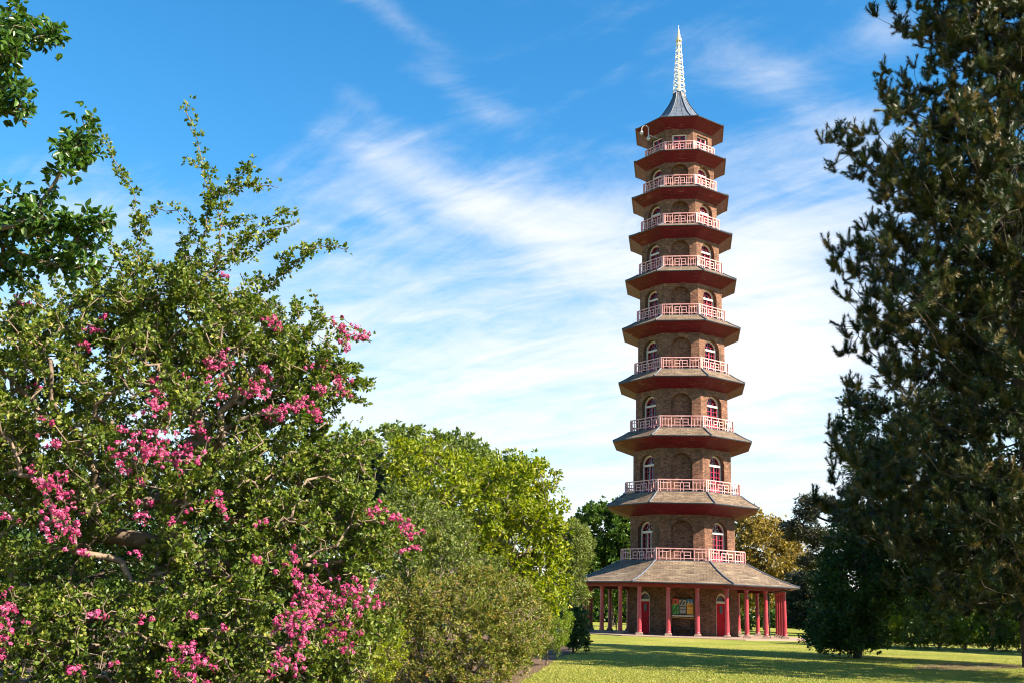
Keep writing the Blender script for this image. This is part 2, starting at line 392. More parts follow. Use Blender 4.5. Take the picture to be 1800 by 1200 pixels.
    if k == 9:   # standing seams on the lead cap
        hb = MB()
        for i in range(8):
            for fr_ in (.33, .67):
                hb.tube([Vector(ov(r_, z_ + .01, i)).lerp(Vector(ov(r_, z_ + .01, i + 1)), fr_) for r_, z_ in prof], .016, 4)
    if k == 9: hb.build('standing_seam', M['darklead'], ro)
    # ---- balustrade
    if k:
        z0b = deckz[k] + .05; H = .87; rr = BR[k]; apb = rr * AP; W = apb * T8
        b = MB()
        b.strip(ring(rr + .05, z0b + H), ring(rr - .05, z0b + H), 0, True); b.strip(ring(rr + .05, z0b + H), ring(rr + .05, z0b + H - .07), 0, True)
        b.strip(ring(rr + .05, z0b + H - .07), ring(rr - .05, z0b + H - .07), 0, True); b.strip(ring(rr - .05, z0b + H - .07), ring(rr - .05, z0b + H), 0, True)
        for i in range(8):
            p = Vector(ov(rr, 0, i)); d = p.normalized(); t = Vector((-d.y, d.x, 0))
            b.box(p + Vector((0, 0, z0b + (H - .07) / 2)), (.05, .05, (H - .07) / 2), (d, t, (0, 0, 1)))
        bo = b.build('balustrade', M['rail'], pag)
        for f in FA:
            l = MB(); e = .026
            def vb(u, a0, a1, w=e): l.box(f.P(u * W, apb, z0b + (a0 + a1) / 2 * (H - .07)), (w, .022, (a1 - a0) / 2 * (H - .07)), (f.u, f.n, (0, 0, 1)))
            def hbb(u0, u1, a): l.box(f.P((u0 + u1) / 2 * W, apb, z0b + a * (H - .07)), ((u1 - u0) / 2 * W, .019, e), (f.u, f.n, (0, 0, 1)))
            for s_ in (-1, 1):
                vb(.89 * s_, 0, 1, .034); vb(.75 * s_, .2, 1); vb(.605 * s_, 0, .77); vb(.457 * s_, 0, 1, .034); vb(.31 * s_, .2, .77); vb(.065 * s_, 0, .77)
                hbb(*sorted((.5 * s_, .85 * s_)), .77); hbb(*sorted((.065 * s_, .31 * s_)), .48)
            vb(0, .79, 1); hbb(-.34, .34, .77); hbb(-.95, .95, .2)
            l.build('railing_panel', M['rail'], bo)
# gallery columns
CR = 7.63
cols = []
for i in range(8):
    p0, p1 = Vector(ov(CR, 0, i)), Vector(ov(CR, 0, i + 1))
    for j in range(3): cols.append((p0.lerp(p1, j / 3), i, j))
for p, i, j in cols:
    c = MB(); c.lathe([(.175, .14), (.175, .24), (.155, .30), (.148, 1.2), (.128, 3.02), (.15, 3.06), (.17, 3.12), (.17, 3.17)], p, 14)
    co_ = c.build('column', M['column'], pag, smooth=False)
    for q in co_.data.polygons: q.use_smooth = len(q.vertices) == 4
    b = MB(); b.box(p + Vector((0, 0, .035)), (.24, .24, .085)); b.lathe([(.22, .12), (.23, .15), (.19, .17)], p, 12); b.build('column_base', M['stone'], co_)
bm_ = MB()
for r_a, r_b, za, zb in ((CR + .1, CR - .1, 3.17, 3.40),):
    A, B, C_, D_ = ring(r_a, zb), ring(r_a, za), ring(r_b, za), ring(r_b, zb)
    bm_.strip(A, B, 0, True); bm_.strip(B, C_, 0, True); bm_.strip(C_, D_, 0, True)
bm_.build('eave_beam', M['beam'], pag)
# notice boards in the near blind arch of the ground storey (posters on the wall)
f = FA[0]; ap0 = WR[0] * AP
def flatm(name, c, rough=.5): return mat(name, c, tuple(x * .93 for x in c), rough=rough)
PM = {'red': flatm('poster_red', (.70, .09, .05)), 'green': flatm('poster_green', (.10, .42, .07)), 'black': flatm('poster_black', (.03, .03, .035)),
      'orange': flatm('poster_orange', (.80, .38, .04)), 'blue': flatm('poster_blue', (.07, .19, .42)), 'grey': flatm('poster_grey', (.34, .33, .32)), 'dark': flatm('poster_dark_green', (.03, .10, .04)), 'yellow': flatm('poster_yellow', (.6, .6, .08)), 'cream': flatm('poster_cream', (.8, .6, .3))}
nb = MB(); zc = 1.95; zh = .52; zlo = zc - zh
nb.box(f.P(0, ap0 - .18, zc), (.74, .03, zh + .02), (f.u, f.n, (0, 0, 1)))
board = nb.build('notice_board', M['black_metal'], pag)
def poster(mk, u0, u1, z0, z1, lift=0.):
    b = MB(); b.box(f.P((u0 + u1) / 2, ap0 - .143 + lift, (z0 + z1) / 2), ((u1 - u0) / 2, .005, (z1 - z0) / 2), (f.u, f.n, (0, 0, 1))); return b
poster(0, -.73, -.30, zc + .14, zc + zh).build('poster', PM['red'], board)
b = poster(0, -.57, -.45, zc + .22, zc + .42, .004); b.build('poster_mark', PM['dark'], board)
poster(0, -.73, -.30, zlo, zc + .14).build('poster', PM['green'], board)
b = MB(); b.bar(f.P(-.70, ap0 - .136, zlo + .1), f.P(-.35, ap0 - .136, zc + .08), .1, .006, f.n); b.bar(f.P(-.46, ap0 - .136, zlo + .04), f.P(-.40, ap0 - .136, zc - .14), .07, .005, f.n); b.build('poster_mark', PM['dark'], board)
poster(0, -.30, .28, zlo, zc + zh).build('poster', PM['black'], board)
poster(0, -.26, .24, zc + .02, zc + .46, .003).build('poster_picture', PM['grey'], board)
b = MB(); b.bar(f.P(-.22, ap0 - .134, zc + .1), f.P(-.02, ap0 - .134, zc + .42), .09, .005, f.n); b.bar(f.P(0, ap0 - .134, zc + .08), f.P(.12, ap0 - .134, zc + .33), .08, .005, f.n); b.build('poster_picture', PM['black'], board)
poster(0, -.22, .20, zlo + .05, zc - .03, .003).build('poster_text', PM['grey'], board)
b = MB()
b.box(f.P(0, ap0 - .134, zc - .2), (.2, .004, .02), (f.u, f.n, (0, 0, 1))); b.build('poster_text', PM['black'], board)
poster(0, .28, .73, zlo, zc + .22).build('poster', PM['orange'], board)
b = MB()
for (u0, u1, z) in ((.34, .44, zc + .10), (.36, .42, zc + .04), (.50, .58, zc + .10), (.62, .69, zc + .10), (.52, .66, zc + .03)): b.box(f.P((u0 + u1) / 2, ap0 - .134, z), ((u1 - u0) / 2, .004, .018), (f.u, f.n, (0, 0, 1)))
b.build('poster_text', PM['black'], board)
b = MB()
for i in range(7): b.box(f.P(.36 + i * .05, ap0 - .134, zc - .12), (.018, .004, .022), (f.u, f.n, (0, 0, 1)))
b.build('poster_text', PM['cream'], board)
poster(0, .28, .73, zc + .22, zc + zh).build('poster', PM['blue'], board)
b = MB(); b.face([f.P(.36, ap0 - .136, zc + .25), f.P(.46, ap0 - .136, zc + .25), f.P(.41, ap0 - .136, zc + .42)]); b.face([f.P(.58, ap0 - .136, zc + .25), f.P(.66, ap0 - .136, zc + .25), f.P(.62, ap0 - .136, zc + .36)]); b.build('poster_mark', PM['yellow'], board)
b = MB(); b.box(f.P(0, ap0 - .12, zlo - .12), (.75, .10, .055), (f.u, f.n, (0, 0, 1))); b.build('stone_shelf', M['white'], board)
b = MB(); b.box(f.P(0, ap0 - .14, zlo - .26), (.74, .06, .02), (f.u, f.n, (0, 0, 1))); b.build('shelf_batten', PM['orange'], board)
# drain pipe beside a gallery column + gutter outlet
p0, p1 = Vector(ov(CR, 0, 1)), Vector(ov(CR, 0, 2)); q = p0.lerp(p1, 2 / 3) + Vector((.24, .17, 0)); qe = p0.lerp(p1, .93) + Vector((.62, -.62, 0))
b = MB(); b.tube([q + Vector((0, 0, .02)), q + Vector((0, 0, 2.95)), q + Vector((.05, -.02, 3.06)), qe + Vector((-.1, 0, 3.3)), qe + Vector((0, 0, 3.34)), qe + Vector((0, 0, 3.42))], .045, 8)
for z in (1.2, 2.4): b.box(q + Vector((0, 0, z)), (.07, .07, .03))
b.box(q + Vector((0, -.02, .08)), (.07, .09, .06)); b.build('drain_pipe', M['black_metal'], pag)
# spire
b = MB(); b.lathe([(.16, 43.6), (.14, 44.0), (.11, 46), (.085, 48.3), (.10, 48.5), (.05, 48.6)], n=12); sp = b.build('spire', M['gold'], pag, smooth=False)
for q_ in sp.data.polygons: q_.use_smooth = len(q_.vertices) == 4
rg = MB(); nR = 9
for i in range(nR):
    t = i / (nR - .3); z = 43.72 + 4.85 * t; rr = .54 * (1 - t) + .20 * t
    P_ = lambda r_, zz: [(r_ * math.cos(2 * math.pi * a / 20), r_ * math.sin(2 * math.pi * a / 20), zz) for a in range(20)]
    rg.strip(P_(rr, z), P_(rr, z + .11), 0, True); rg.strip(P_(rr - .03, z), P_(rr - .03, z + .11), 0, True); rg.strip(P_(rr, z), P_(rr - .03, z), 0, True); rg.strip(P_(rr, z + .11), P_(rr - .03, z + .11), 0, True)
    for a in range(4):
        an = a * math.pi / 2 + .5; rg.bar((0, 0, z + .05), (rr * math.cos(an), rr * math.sin(an), z + .05), .035, .035)
rg.build('spire_ring', M['gilt_white'], sp)
vb_ = MB()
for a in range(6):
    an = a * math.pi / 3 + .4; vb_.tube([(.525 * math.cos(an), .525 * math.sin(an), 43.62), (.2 * math.cos(an), .2 * math.sin(an), 48.6)], .016, 5)
vb_.build('spire_stay', M['gilt_white'], sp)
fb = MB(); fb.lathe([(.26, 48.52), (.27, 48.66), (.14, 48.7), (.17, 48.85), (.12, 48.95), (.14, 49.1), (.08, 49.2), (.10, 49.33), (.045, 49.45), (.05, 49.55), (.012, 49.7), (.008, 50.0)], n=10); fb.build('spire_finial', M['gold'], sp)
# camera bracket near the top
b = MB(); f7 = FA[7]; base = Vector((-1.72, -2.02, 38.66)); w_ = Vector((-.707, -.707, 0)); top = base + w_ * 1.05
b.tube([base, top + w_ * .02], .04, 6); b.tube([top + Vector((0, 0, -.16)), top + Vector((0, 0, .55))] + [top + Vector((-.27 + .27 * math.cos(a), 0, .55 + .27 * math.sin(a))) for a in [math.pi * i / 8 for i in range(1, 9)]] + [top + Vector((-.54, 0, .35))], .035, 7)
br_ = b.build('camera_bracket', M['grey_metal'], pag)
for c_ in (top + Vector((-.54, 0, .22)), top + Vector((0, 0, -.28))):
    d_ = MB(); d_.lathe([(.04, .14), (.10, .12), (.15, .02), (.17, -.03), (.15, -.05), (.13, -.12), (.07, -.19), (.01, -.21)][::-1], c_, 12); d_.build('dome_camera', M['grey_metal'], br_)
# ceiling lamp hanging under gallery
b = MB(); lp = f.P(-.2, 6.3, 3.3); b.tube([lp + Vector((0, 0, .2)), lp], .015, 5); b.lathe([(.05, 0), (.09, -.06), (.09, -.2), (.04, -.24)], lp, 8); b.build('gallery_lantern', M['black_metal'], pag)

def in_pag(v): return Matrix.Translation((PX, PY, 0)) @ Matrix.Rotation(-TAZ, 4, 'Z') @ Vector(v)
# wooden chair standing in the gallery
cp = in_pag((-4.75, -2.3, 0.0)); ch = empty('garden_chair', cp, R(40)); tag(ch, 'weathered wooden chair standing on the paving under the pagoda gallery', 'chair')
b = MB(); [b.box((0, -.2 + i * .1, .44), (.26, .042, .014)) for i in range(5)]; b.build('seat', M['oak'], ch)
b = MB(); [b.bar((x, .26, .5), (x, .34, .95), .04, .02) for x in (-.16, -.05, .05, .16)]; b.bar((-.27, .34, .97), (.27, .34, .97), .07, .03); b.build('backrest', M['oak'], ch)
for x in (-.26, .26):
    for y, h in ((-.24, .62), (.26, .97)): b = MB(); b.bar((x, y, 0), (x, y + (.08 if y > 0 else 0), h), .05, .05); b.build('leg', M['oak'], ch)
    b = MB(); b.bar((x, -.27, .64), (x, .3, .64), .06, .03); b.build('armrest', M['oak'], ch)
# low dark bench in the near blind arch
bp_ = in_pag(f.P(0, ap0 - .02, 0)); be = empty('low_bench', bp_, -TAZ); tag(be, 'low dark bench in the arch below the pagoda notice board', 'bench')
b = MB(); b.box((0, 0, .42), (.7, .17, .03)); b.build('seat', M['black_metal'], be)
for x in (-.6, .6): b = MB(); b.box((x, 0, .2), (.04, .15, .19)); b.build('leg', M['black_metal'], be)

# ------------------------------------------------------------------ ground
lm = bpy.data.materials.new('lawn_grass'); nt, out = nodes(lm)
bs = N(nt, 'ShaderNodeBsdfPrincipled'); bs.inputs['Roughness'].default_value = .95; bs.inputs['Specular IOR Level'].default_value = .1; nt.links.new(bs.outputs[0], out.inputs[0])
tc = N(nt, 'ShaderNodeTexCoord')
n1 = N(nt, 'ShaderNodeTexNoise'); n1.inputs['Scale'].default_value = .22; n1.inputs['Detail'].default_value = 9; n1.inputs['Roughness'].default_value = .72
n2 = N(nt, 'ShaderNodeTexNoise'); n2.inputs['Scale'].default_value = 9; n2.inputs['Detail'].default_value = 6; n2.inputs['Roughness'].default_value = .8
for n_ in (n1, n2): nt.links.new(tc.outputs['Object'], n_.inputs['Vector'])
r1 = ramp(nt, [(.30, (.120, .155, .024)), (.5, (.215, .225, .042)), (.70, (.32, .265, .085))]); nt.links.new(n1.outputs[0], r1.inputs[0])
r2 = ramp(nt, [(.3, (.72, .74, .7)), (.7, (1.12, 1.12, 1.08))]); nt.links.new(n2.outputs[0], r2.inputs[0])
mu = N(nt, 'ShaderNodeMix', data_type='RGBA', blend_type='MULTIPLY'); mu.inputs[0].default_value = 1
nt.links.new(r1.outputs[0], mu.inputs[6]); nt.links.new(r2.outputs[0], mu.inputs[7]); nt.links.new(mu.outputs[2], bs.inputs['Base Color'])
bp = N(nt, 'ShaderNodeBump'); bp.inputs['Strength'].default_value = .9; bp.inputs['Distance'].default_value = .06; nt.links.new(n2.outputs[0], bp.inputs['Height']); nt.links.new(bp.outputs[0], bs.inputs['Normal'])
M['lawn'] = lm
GZ = -.08
g = MB(); g.face([(-600, -200, GZ), (600, -200, GZ), (600, 1500, GZ), (-600, 1500, GZ)]); tag(g.build('lawn', M['lawn']), kind='structure')
# paved apron
g = MB(); A = [in_pag(ov(10.4, -.02, i)) for i in range(8)]; B = [in_pag(ov(10.4, GZ - .05, i)) for i in range(8)]
g.face(A); g.strip(A, B, 0, True); ap_m = mat('pink_paving', (0.310, 0.217, 0.174), (0.236, 0.161, 0.124), rough=.9, scale=2, detail=8)
tag(g.build('paved_path', ap_m), kind='structure')
# soil beds
def patch(name, pts, z, material):
    g = MB(); g.face([(x, y, z) for x, y in pts]); tag(g.build(name, material), kind='structure')
soil = mat('bark_mulch', (0.124, 0.071, 0.043), (0.062, 0.034, 0.022), rough=1, scale=14, detail=8, bump=1, bscale=40)
def gnd(px, py):
    x, y, z = ray(px, py); t = (GZ - CAMH) / z; return (x * t, y * t)
bed = [(910, 1204), (935, 1186), (968, 1166), (1000, 1148), (1030, 1130), (1034, 1122)]
bp_ = [gnd(*p) for p in bed]
# wobbly edge
ed = []
for a_, b_ in zip(bp_, bp_[1:]):
    for i in range(8):
        t = i / 8; ed.append((a_[0] * (1 - t) + b_[0] * t + rng.normal(0, .05), a_[1] * (1 - t) + b_[1] * t))
patch('soil_bed', [(-14, 3), (1.2, 3), (-.1, 20.5)] + ed + [(3, 62), (-30, 66)], GZ + .006, soil)
bare = []
for i in range(26):
    a_ = 2 * math.pi * i / 26; x, y = gnd(1700 + 110 * math.cos(a_) * random.uniform(.75, 1.1), 1171 + 7 * math.sin(a_) * random.uniform(.7, 1.1)); bare.append((x, y))
patch('bare_soil', bare, GZ + .005, soil)

# grass tufts near enough to show
def grass(n):
    px = rng.uniform(890, 1820, n); t = rng.uniform(0, 1, n); py = 1128 + 85 * t ** .6
    V = []; Q = []
    dx = px - 900; dy = 600 - py; c, s = math.cos(ROLL), math.sin(ROLL)
    X = (dx * c - dy * s) / F; Y = (dx * s + dy * c) / F
    ry = math.cos(PITCH) - Y * math.sin(PITCH); rz = math.sin(PITCH) + Y * math.cos(PITCH)
    tt = (GZ - CAMH) / rz; x = X * tt; y = ry * tt
    # keep off the beds
    ex = np.array([e[0] for e in ed]); ey = np.array([e[1] for e in ed]); keep = x > np.interp(y, ey, ex) + .05
    x, y = x[keep], y[keep]; n = len(x)
    x = x + rng.normal(0, .2, n); y = y + rng.normal(0, .5, n)
    h = rng.uniform(.012, .032, n) * (1 + (rng.random(n) < .02) * .8); w = h * .4
    a = rng.uniform(0, math.pi, n); lx = rng.normal(0, .35, n) * h; ly = rng.normal(0, .35, n) * h
    v = np.stack([np.stack([x - w * np.cos(a), y - w * np.sin(a), np.full(n, GZ)], 1), np.stack([x + w * np.cos(a), y + w * np.sin(a), np.full(n, GZ)], 1), np.stack([x + lx, y + ly, GZ + h], 1)], 1).reshape(-1, 3)
    q = np.arange(3 * n).reshape(-1, 3)
    return v, q, rng.random(n)
v, q, r_ = grass(150000)
M['blade'] = leaf_mat('grass_blade', [(0, (.12, .16, .02)), (.4, (.21, .235, .035)), (.8, (.30, .29, .06)), (1, (.42, .36, .13))], trans=.3, rough=.6)
tag(raw_mesh('grass', v, q, M['blade'], rnd=r_), kind='stuff')

# fallen leaves and daisies on the lawn
def litter(n):
    px = rng.uniform(930, 1800, n); py = rng.uniform(1122, 1200, n); V = []
    for a_, b_ in zip(px, py):
        x, y = gnd(a_, b_); r_ = random.uniform(.02, .05); t_ = random.uniform(0, 6.28); z = GZ + .03 + random.uniform(0, .01)
        V += [(x + r_ * math.cos(t_ + q) * (1, .55, 1, .55)[i], y + r_ * math.sin(t_ + q) * (1, .55, 1, .55)[i], z + random.uniform(0, .015)) for i, q in enumerate((0, 1.57, 3.14, 4.71))]
    return V
V_ = litter(420)
tag(raw_mesh('fallen_leaves', V_, np.arange(len(V_)).reshape(-1, 4), leaf_mat('dry_leaf', [(0, (.12, .07, .03)), (.6, (.28, .19, .08)), (1, (.5, .45, .35))], trans=.1), rnd=rng.random(len(V_) // 4)), kind='stuff')

# ------------------------------------------------------------------ trees
def unit(a): return a / np.maximum(np.linalg.norm(a, axis=-1, keepdims=True), 1e-9)
def ball(n, shell=.6):
    d = unit(rng.normal(size=(n, 3))); return d * (rng.uniform(shell ** 3, 1, n) ** (1 / 3))[:, None]
def blob(px, py, d, rx, ry, rz, n, shell=.55):
    c = at(px, py, d); s = mpp(d); u = ball(n, shell); L = unit(rng.normal(size=(16, 3))); am = rng.uniform(-.34, .34, 16)
    k = 1 + (np.exp(-(1 - unit(u) @ L.T) / .09) * am).sum(1)
    return c + u * k[:, None] * np.array((rx * s, rz, ry * s))
def grow(trunk, attr, step=.35, bf=.35, jit=.08, sag=0.):
    "minimal-cost branching: returns nodes (n,3), parent (n,), depth"
    cap = len(trunk) + int(len(attr) * 12) + 4000
    P = np.zeros((cap, 3)); par = np.full(cap, -1, int); pl = np.zeros(cap); n = 0
    for i, t in enumerate(trunk):
        P[n] = t; par[n] = i - 1; pl[n] = 0 if i == 0 else pl[n - 1] + np.linalg.norm(P[n] - P[n - 1]); n += 1
    org = np.array(trunk[-1]); order = np.argsort(np.linalg.norm(attr - org, axis=1))
    for a in attr[order]:
        d = np.linalg.norm(P[:n] - a, axis=1); q = int(np.argmin(d + bf * pl[:n])); L = d[q]
        k = max(1, min(10, int(math.ceil(L / step))))
        if n + k >= cap: break
        p0 = P[q].copy(); prev = q; off = rng.normal(0, jit * L, 3)
        for j in range(1, k + 1):
            t = j / k; p = p0 + (a - p0) * t + off * math.sin(math.pi * t) + np.array((0, 0, sag * L * math.sin(math.pi * t))) + (rng.normal(0, jit * step, 3) if j < k else 0)
            P[n] = p; par[n] = prev; pl[n] = pl[prev] + np.linalg.norm(p - P[prev]); prev = n; n += 1
    P = P[:n]; par = par[:n]
    tips = np.ones(n)
    haschild = np.zeros(n, bool); haschild[par[1:]] = True
    tips[haschild] = 0
    for i in range(n - 1, 0, -1): tips[par[i]] += tips[i]
    return P, par, tips
def wood(name, P, par, rad, material, parent, sides=5, rmin=0.):
    idx = np.nonzero(par >= 0)[0]; idx = idx[rad[idx] > rmin]
    a, b = P[par[idx]], P[idx]; ra = rad[par[idx]]; rb = rad[idx]; ra = np.minimum(ra, rb * 1.5 + .004)
    d = unit(b - a); ref = np.where(np.abs(d[:, 2:3]) > .9, np.array([[1., 0, 0]]), np.array([[0, 0, 1.]]))
    x = unit(np.cross(d, ref)); y = np.cross(d, x); m = len(idx)
    ang = np.arange(sides) * 2 * math.pi / sides
    ca, sa = np.cos(ang)[None, :, None], np.sin(ang)[None, :, None]
    r0 = a[:, None] + (x[:, None] * ca + y[:, None] * sa) * ra[:, None, None] - d[:, None] * ra[:, None, None] * .3
    r1 = b[:, None] + (x[:, None] * ca + y[:, None] * sa) * rb[:, None, None]
    V = np.concatenate([r0, r1], 1).reshape(-1, 3); base = np.arange(m)[:, None, None] * 2 * sides
    k = np.arange(sides); qq = np.stack([k, (k + 1) % sides, (k + 1) % sides + sides, k + sides], 1)[None]
    return raw_mesh(name, V, (base + qq).reshape(-1, 4), material, parent, smooth=True)
def leafmesh(name, p, d, nrm, L, Wd, material, parent, fold=.25, rnd=None, six=False, kind=None):
    "leaves: base p, direction d, normal nrm; L, Wd arrays"
    n = len(p); d = unit(d); s = unit(np.cross(d, nrm)); nn = np.cross(s, d)
    L = np.broadcast_to(L, n)[:, None]; Wd = np.broadcast_to(Wd, n)[:, None]
    if rnd is None: rnd = rng.random(n)
    if not six:
        V = np.stack([p, p + d * L * .45 + s * Wd * .5 + nn * Wd * fold, p + d * L, p + d * L * .45 - s * Wd * .5 + nn * Wd * fold], 1).reshape(-1, 3)
        b = np.arange(n)[:, None] * 4
        Q = np.concatenate([b + np.array([[0, 1, 2]]), b + np.array([[0, 2, 3]])], 1).reshape(-1, 3)
        rr = np.repeat(rnd, 2)
    else:
        cv = nn * L * .12
        V = np.stack([p, p + d * L * .3 + s * Wd * .46 + nn * Wd * fold, p + d * L * .68 + s * Wd * .36 + nn * Wd * fold - cv * .5, p + d * L - cv * 1.6,
                      p + d * L * .68 - s * Wd * .36 + nn * Wd * fold - cv * .5, p + d * L * .3 - s * Wd * .46 + nn * Wd * fold], 1).reshape(-1, 3)
        b = np.arange(n)[:, None] * 6
        Q = np.concatenate([b + np.array([[0, 1, 2, 3]]), b + np.array([[0, 3, 4, 5]])], 1).reshape(-1, 4)
        rr = np.repeat(rnd, 2)
    o = raw_mesh(name, V, Q, material, parent, rnd=rr)
    if kind: o['kind'] = kind
    return o
def scatter(P, par, tips, n, maxtips=4, spread=.06, cluster=5, up=.4, w=None):
    "leaf positions in small clusters on the thin twigs; returns pos, outward dir, normal, cluster random"
    idx = np.nonzero((par >= 0) & (tips <= maxtips))[0]
    L = np.linalg.norm(P[idx] - P[par[idx]], axis=1); pr = L if w is None else L * w[idx]; pr = pr / pr.sum()
    nc = max(1, n // cluster); e = rng.choice(len(idx), nc, p=pr); t = rng.random(nc)[:, None]
    a, b = P[par[idx[e]]], P[idx[e]]; c = a + (b - a) * t; ax = unit(b - a)
    side = unit(np.cross(ax, rng.normal(size=(nc, 3)))); cdir = unit(side + ax * .5 + np.array((0, 0, .35)))
    c = c + cdir * rng.uniform(0, spread, nc)[:, None]
    pos = np.repeat(c, cluster, 0); cd = np.repeat(cdir, cluster, 0); m = len(pos)
    d = unit(cd * .7 + rng.normal(size=(m, 3)) * .6 + np.array((0, 0, .1))); pos = pos + d * spread * .15
    nrm = unit(rng.normal(size=(m, 3)) * .75 + np.array((0, 0, up)) + cd * .3)
    cr = np.repeat(rng.random(nc), cluster)
    return pos, d, nrm, cr
def clump(P, wl, lo=.08):
    "0..1 density that bunches leaves into masses with gaps between, wavelength wl"
    w_ = np.zeros(len(P)); r0 = np.random.default_rng(11)
    for i in range(7):
        k = unit(r0.normal(size=3)) * (2 * math.pi / wl) * r0.uniform(.6, 1.7); w_ += np.sin(P @ k + r0.uniform(0, 6.28))
    return np.clip(.5 + w_ * .30, lo, 1)
def mixr(cr, k=.5): return np.clip(cr * k + rng.random(len(cr)) * (1 - k), 0, 1)
bark = {'grey': mat('grey_brown_bark', (.19, .15, .11), (.09, .07, .05), rough=.9, scale=14, detail=8, bump=.6),
        'dark': mat('dark_bark', (.085, .062, .048), (.04, .03, .024), rough=.95, scale=10, detail=8, bump=.6),
        'pale': mat('pale_bark', (.23, .17, .12), (.11, .08, .06), rough=.9, scale=10, detail=8, bump=.4)}
def taper(par, tips, r0, pw, rtrunk): return np.minimum(r0 * tips ** pw, rtrunk)
def bush(name, label, cat, trunk, attr, nleaf, L, W, lm, bk, r0=.006, pw=.45, step=.3, spread=.12, cluster=5, maxtips=4, six=False, sides=4, group=None, up=.4, rt=.3, bf=.3, foliage='crown', sag=0., jit=.08, rmin=0):
    root = empty(name, tuple(trunk[0])); tag(root, label, cat, group)
    o = np.array(trunk[0]); P, par, tips = grow([np.array(t) - o for t in trunk], attr - o, step, bf, jit, sag)
    wood('trunk', P, par, taper(par, tips, r0, pw, rt), bk, root, sides, rmin)
    ext = float(np.ptp(P[:, 0])); pos, d, nrm, cr = scatter(P, par, tips, nleaf, maxtips, spread, cluster, up, clump(P, max(.5, ext / 4.5), .12))
    s = rng.uniform(.7, 1.25, len(pos))
    leafmesh(foliage, pos, d, nrm, L * s, W * s, lm, root, rnd=mixr(cr), six=six)
    return root, P, par, tips

SH = {}
# ---- leaf materials (base colours, with lit highlights painted into the pine)
LM = {
 'haw': leaf_mat('hawthorn_leaf', [(0, (.030, .060, .008)), (.4, (.080, .128, .014)), (.75, (.165, .20, .028)), (.94, (.30, .30, .06)), (1, (.28, .13, .04))], trans=.3),
 'pear': leaf_mat('pear_leaf', [(0, (0.023, 0.058, 0.009)), (.5, (0.050, 0.108, 0.015)), (.9, (0.084, 0.154, 0.023)), (1, (0.154, 0.123, 0.038))], trans=.3, rough=.32, spec=.5),
 'yellow': leaf_mat('yellow_green_leaf', [(0, (0.077, 0.121, 0.007)), (.4, (0.164, 0.216, 0.009)), (.8, (0.276, 0.302, 0.013)), (1, (0.346, 0.311, 0.044))], trans=.4),
 'dome': leaf_mat('light_green_leaf', [(0, (.06, .10, .018)), (.5, (.13, .18, .035)), (1, (.22, .26, .07))], trans=.3),
 'greygreen': leaf_mat('grey_green_leaf', [(0, (.045, .080, .012)), (.5, (.12, .16, .025)), (1, (.23, .25, .06))], trans=.25),
 'brown': leaf_mat('bronze_green_leaf', [(0, (.045, .07, .008)), (.38, (.11, .145, .016)), (.64, (.19, .20, .026)), (.82, (.27, .18, .04)), (1, (.34, .18, .07))], trans=.25),
 'lime': leaf_mat('lime_green_leaf', [(0, (0.069, 0.123, 0.008)), (.5, (0.131, 0.200, 0.015)), (1, (0.223, 0.261, 0.031))], trans=.4),
 'gold': leaf_mat('golden_leaf', [(0, (.11, .09, .02)), (.5, (.24, .175, .035)), (1, (.36, .26, .07))], trans=.3),
 'green': leaf_mat('mid_green_leaf', [(0, (0.023, 0.054, 0.009)), (.5, (0.054, 0.108, 0.015)), (1, (0.115, 0.169, 0.023))], trans=.3),
 'dark': leaf_mat('dark_green_leaf', [(0, (.012, .032, .008)), (.5, (.030, .070, .014)), (1, (.065, .125, .022))], trans=.3),
 'cedar': leaf_mat('cedar_needle', [(0, (0.025, 0.035, 0.020)), (.6, (0.053, 0.063, 0.035)), (1, (0.120, 0.120, 0.070))], trans=.1),
 'conifer': leaf_mat('conifer_needle', [(0, (0.008, 0.019, 0.010)), (.6, (0.019, 0.035, 0.018)), (1, (0.051, 0.064, 0.032))], trans=.1),
 'pine': leaf_mat('pine_needle', [(0, (.016, .032, .010)), (.45, (.036, .056, .015)), (.72, (.09, .088, .024)), (.9, (.19, .135, .05)), (1, (.28, .17, .08))], trans=.12, rough=.45),  # upper tan stops paint sunlit highlights onto random shoots
}
pinkm = leaf_mat('pink_petal', [(0, (.24, .012, .075)), (.4, (.40, .035, .14)), (.8, (.56, .11, .25)), (1, (.64, .27, .37))], trans=.25, rough=.6)

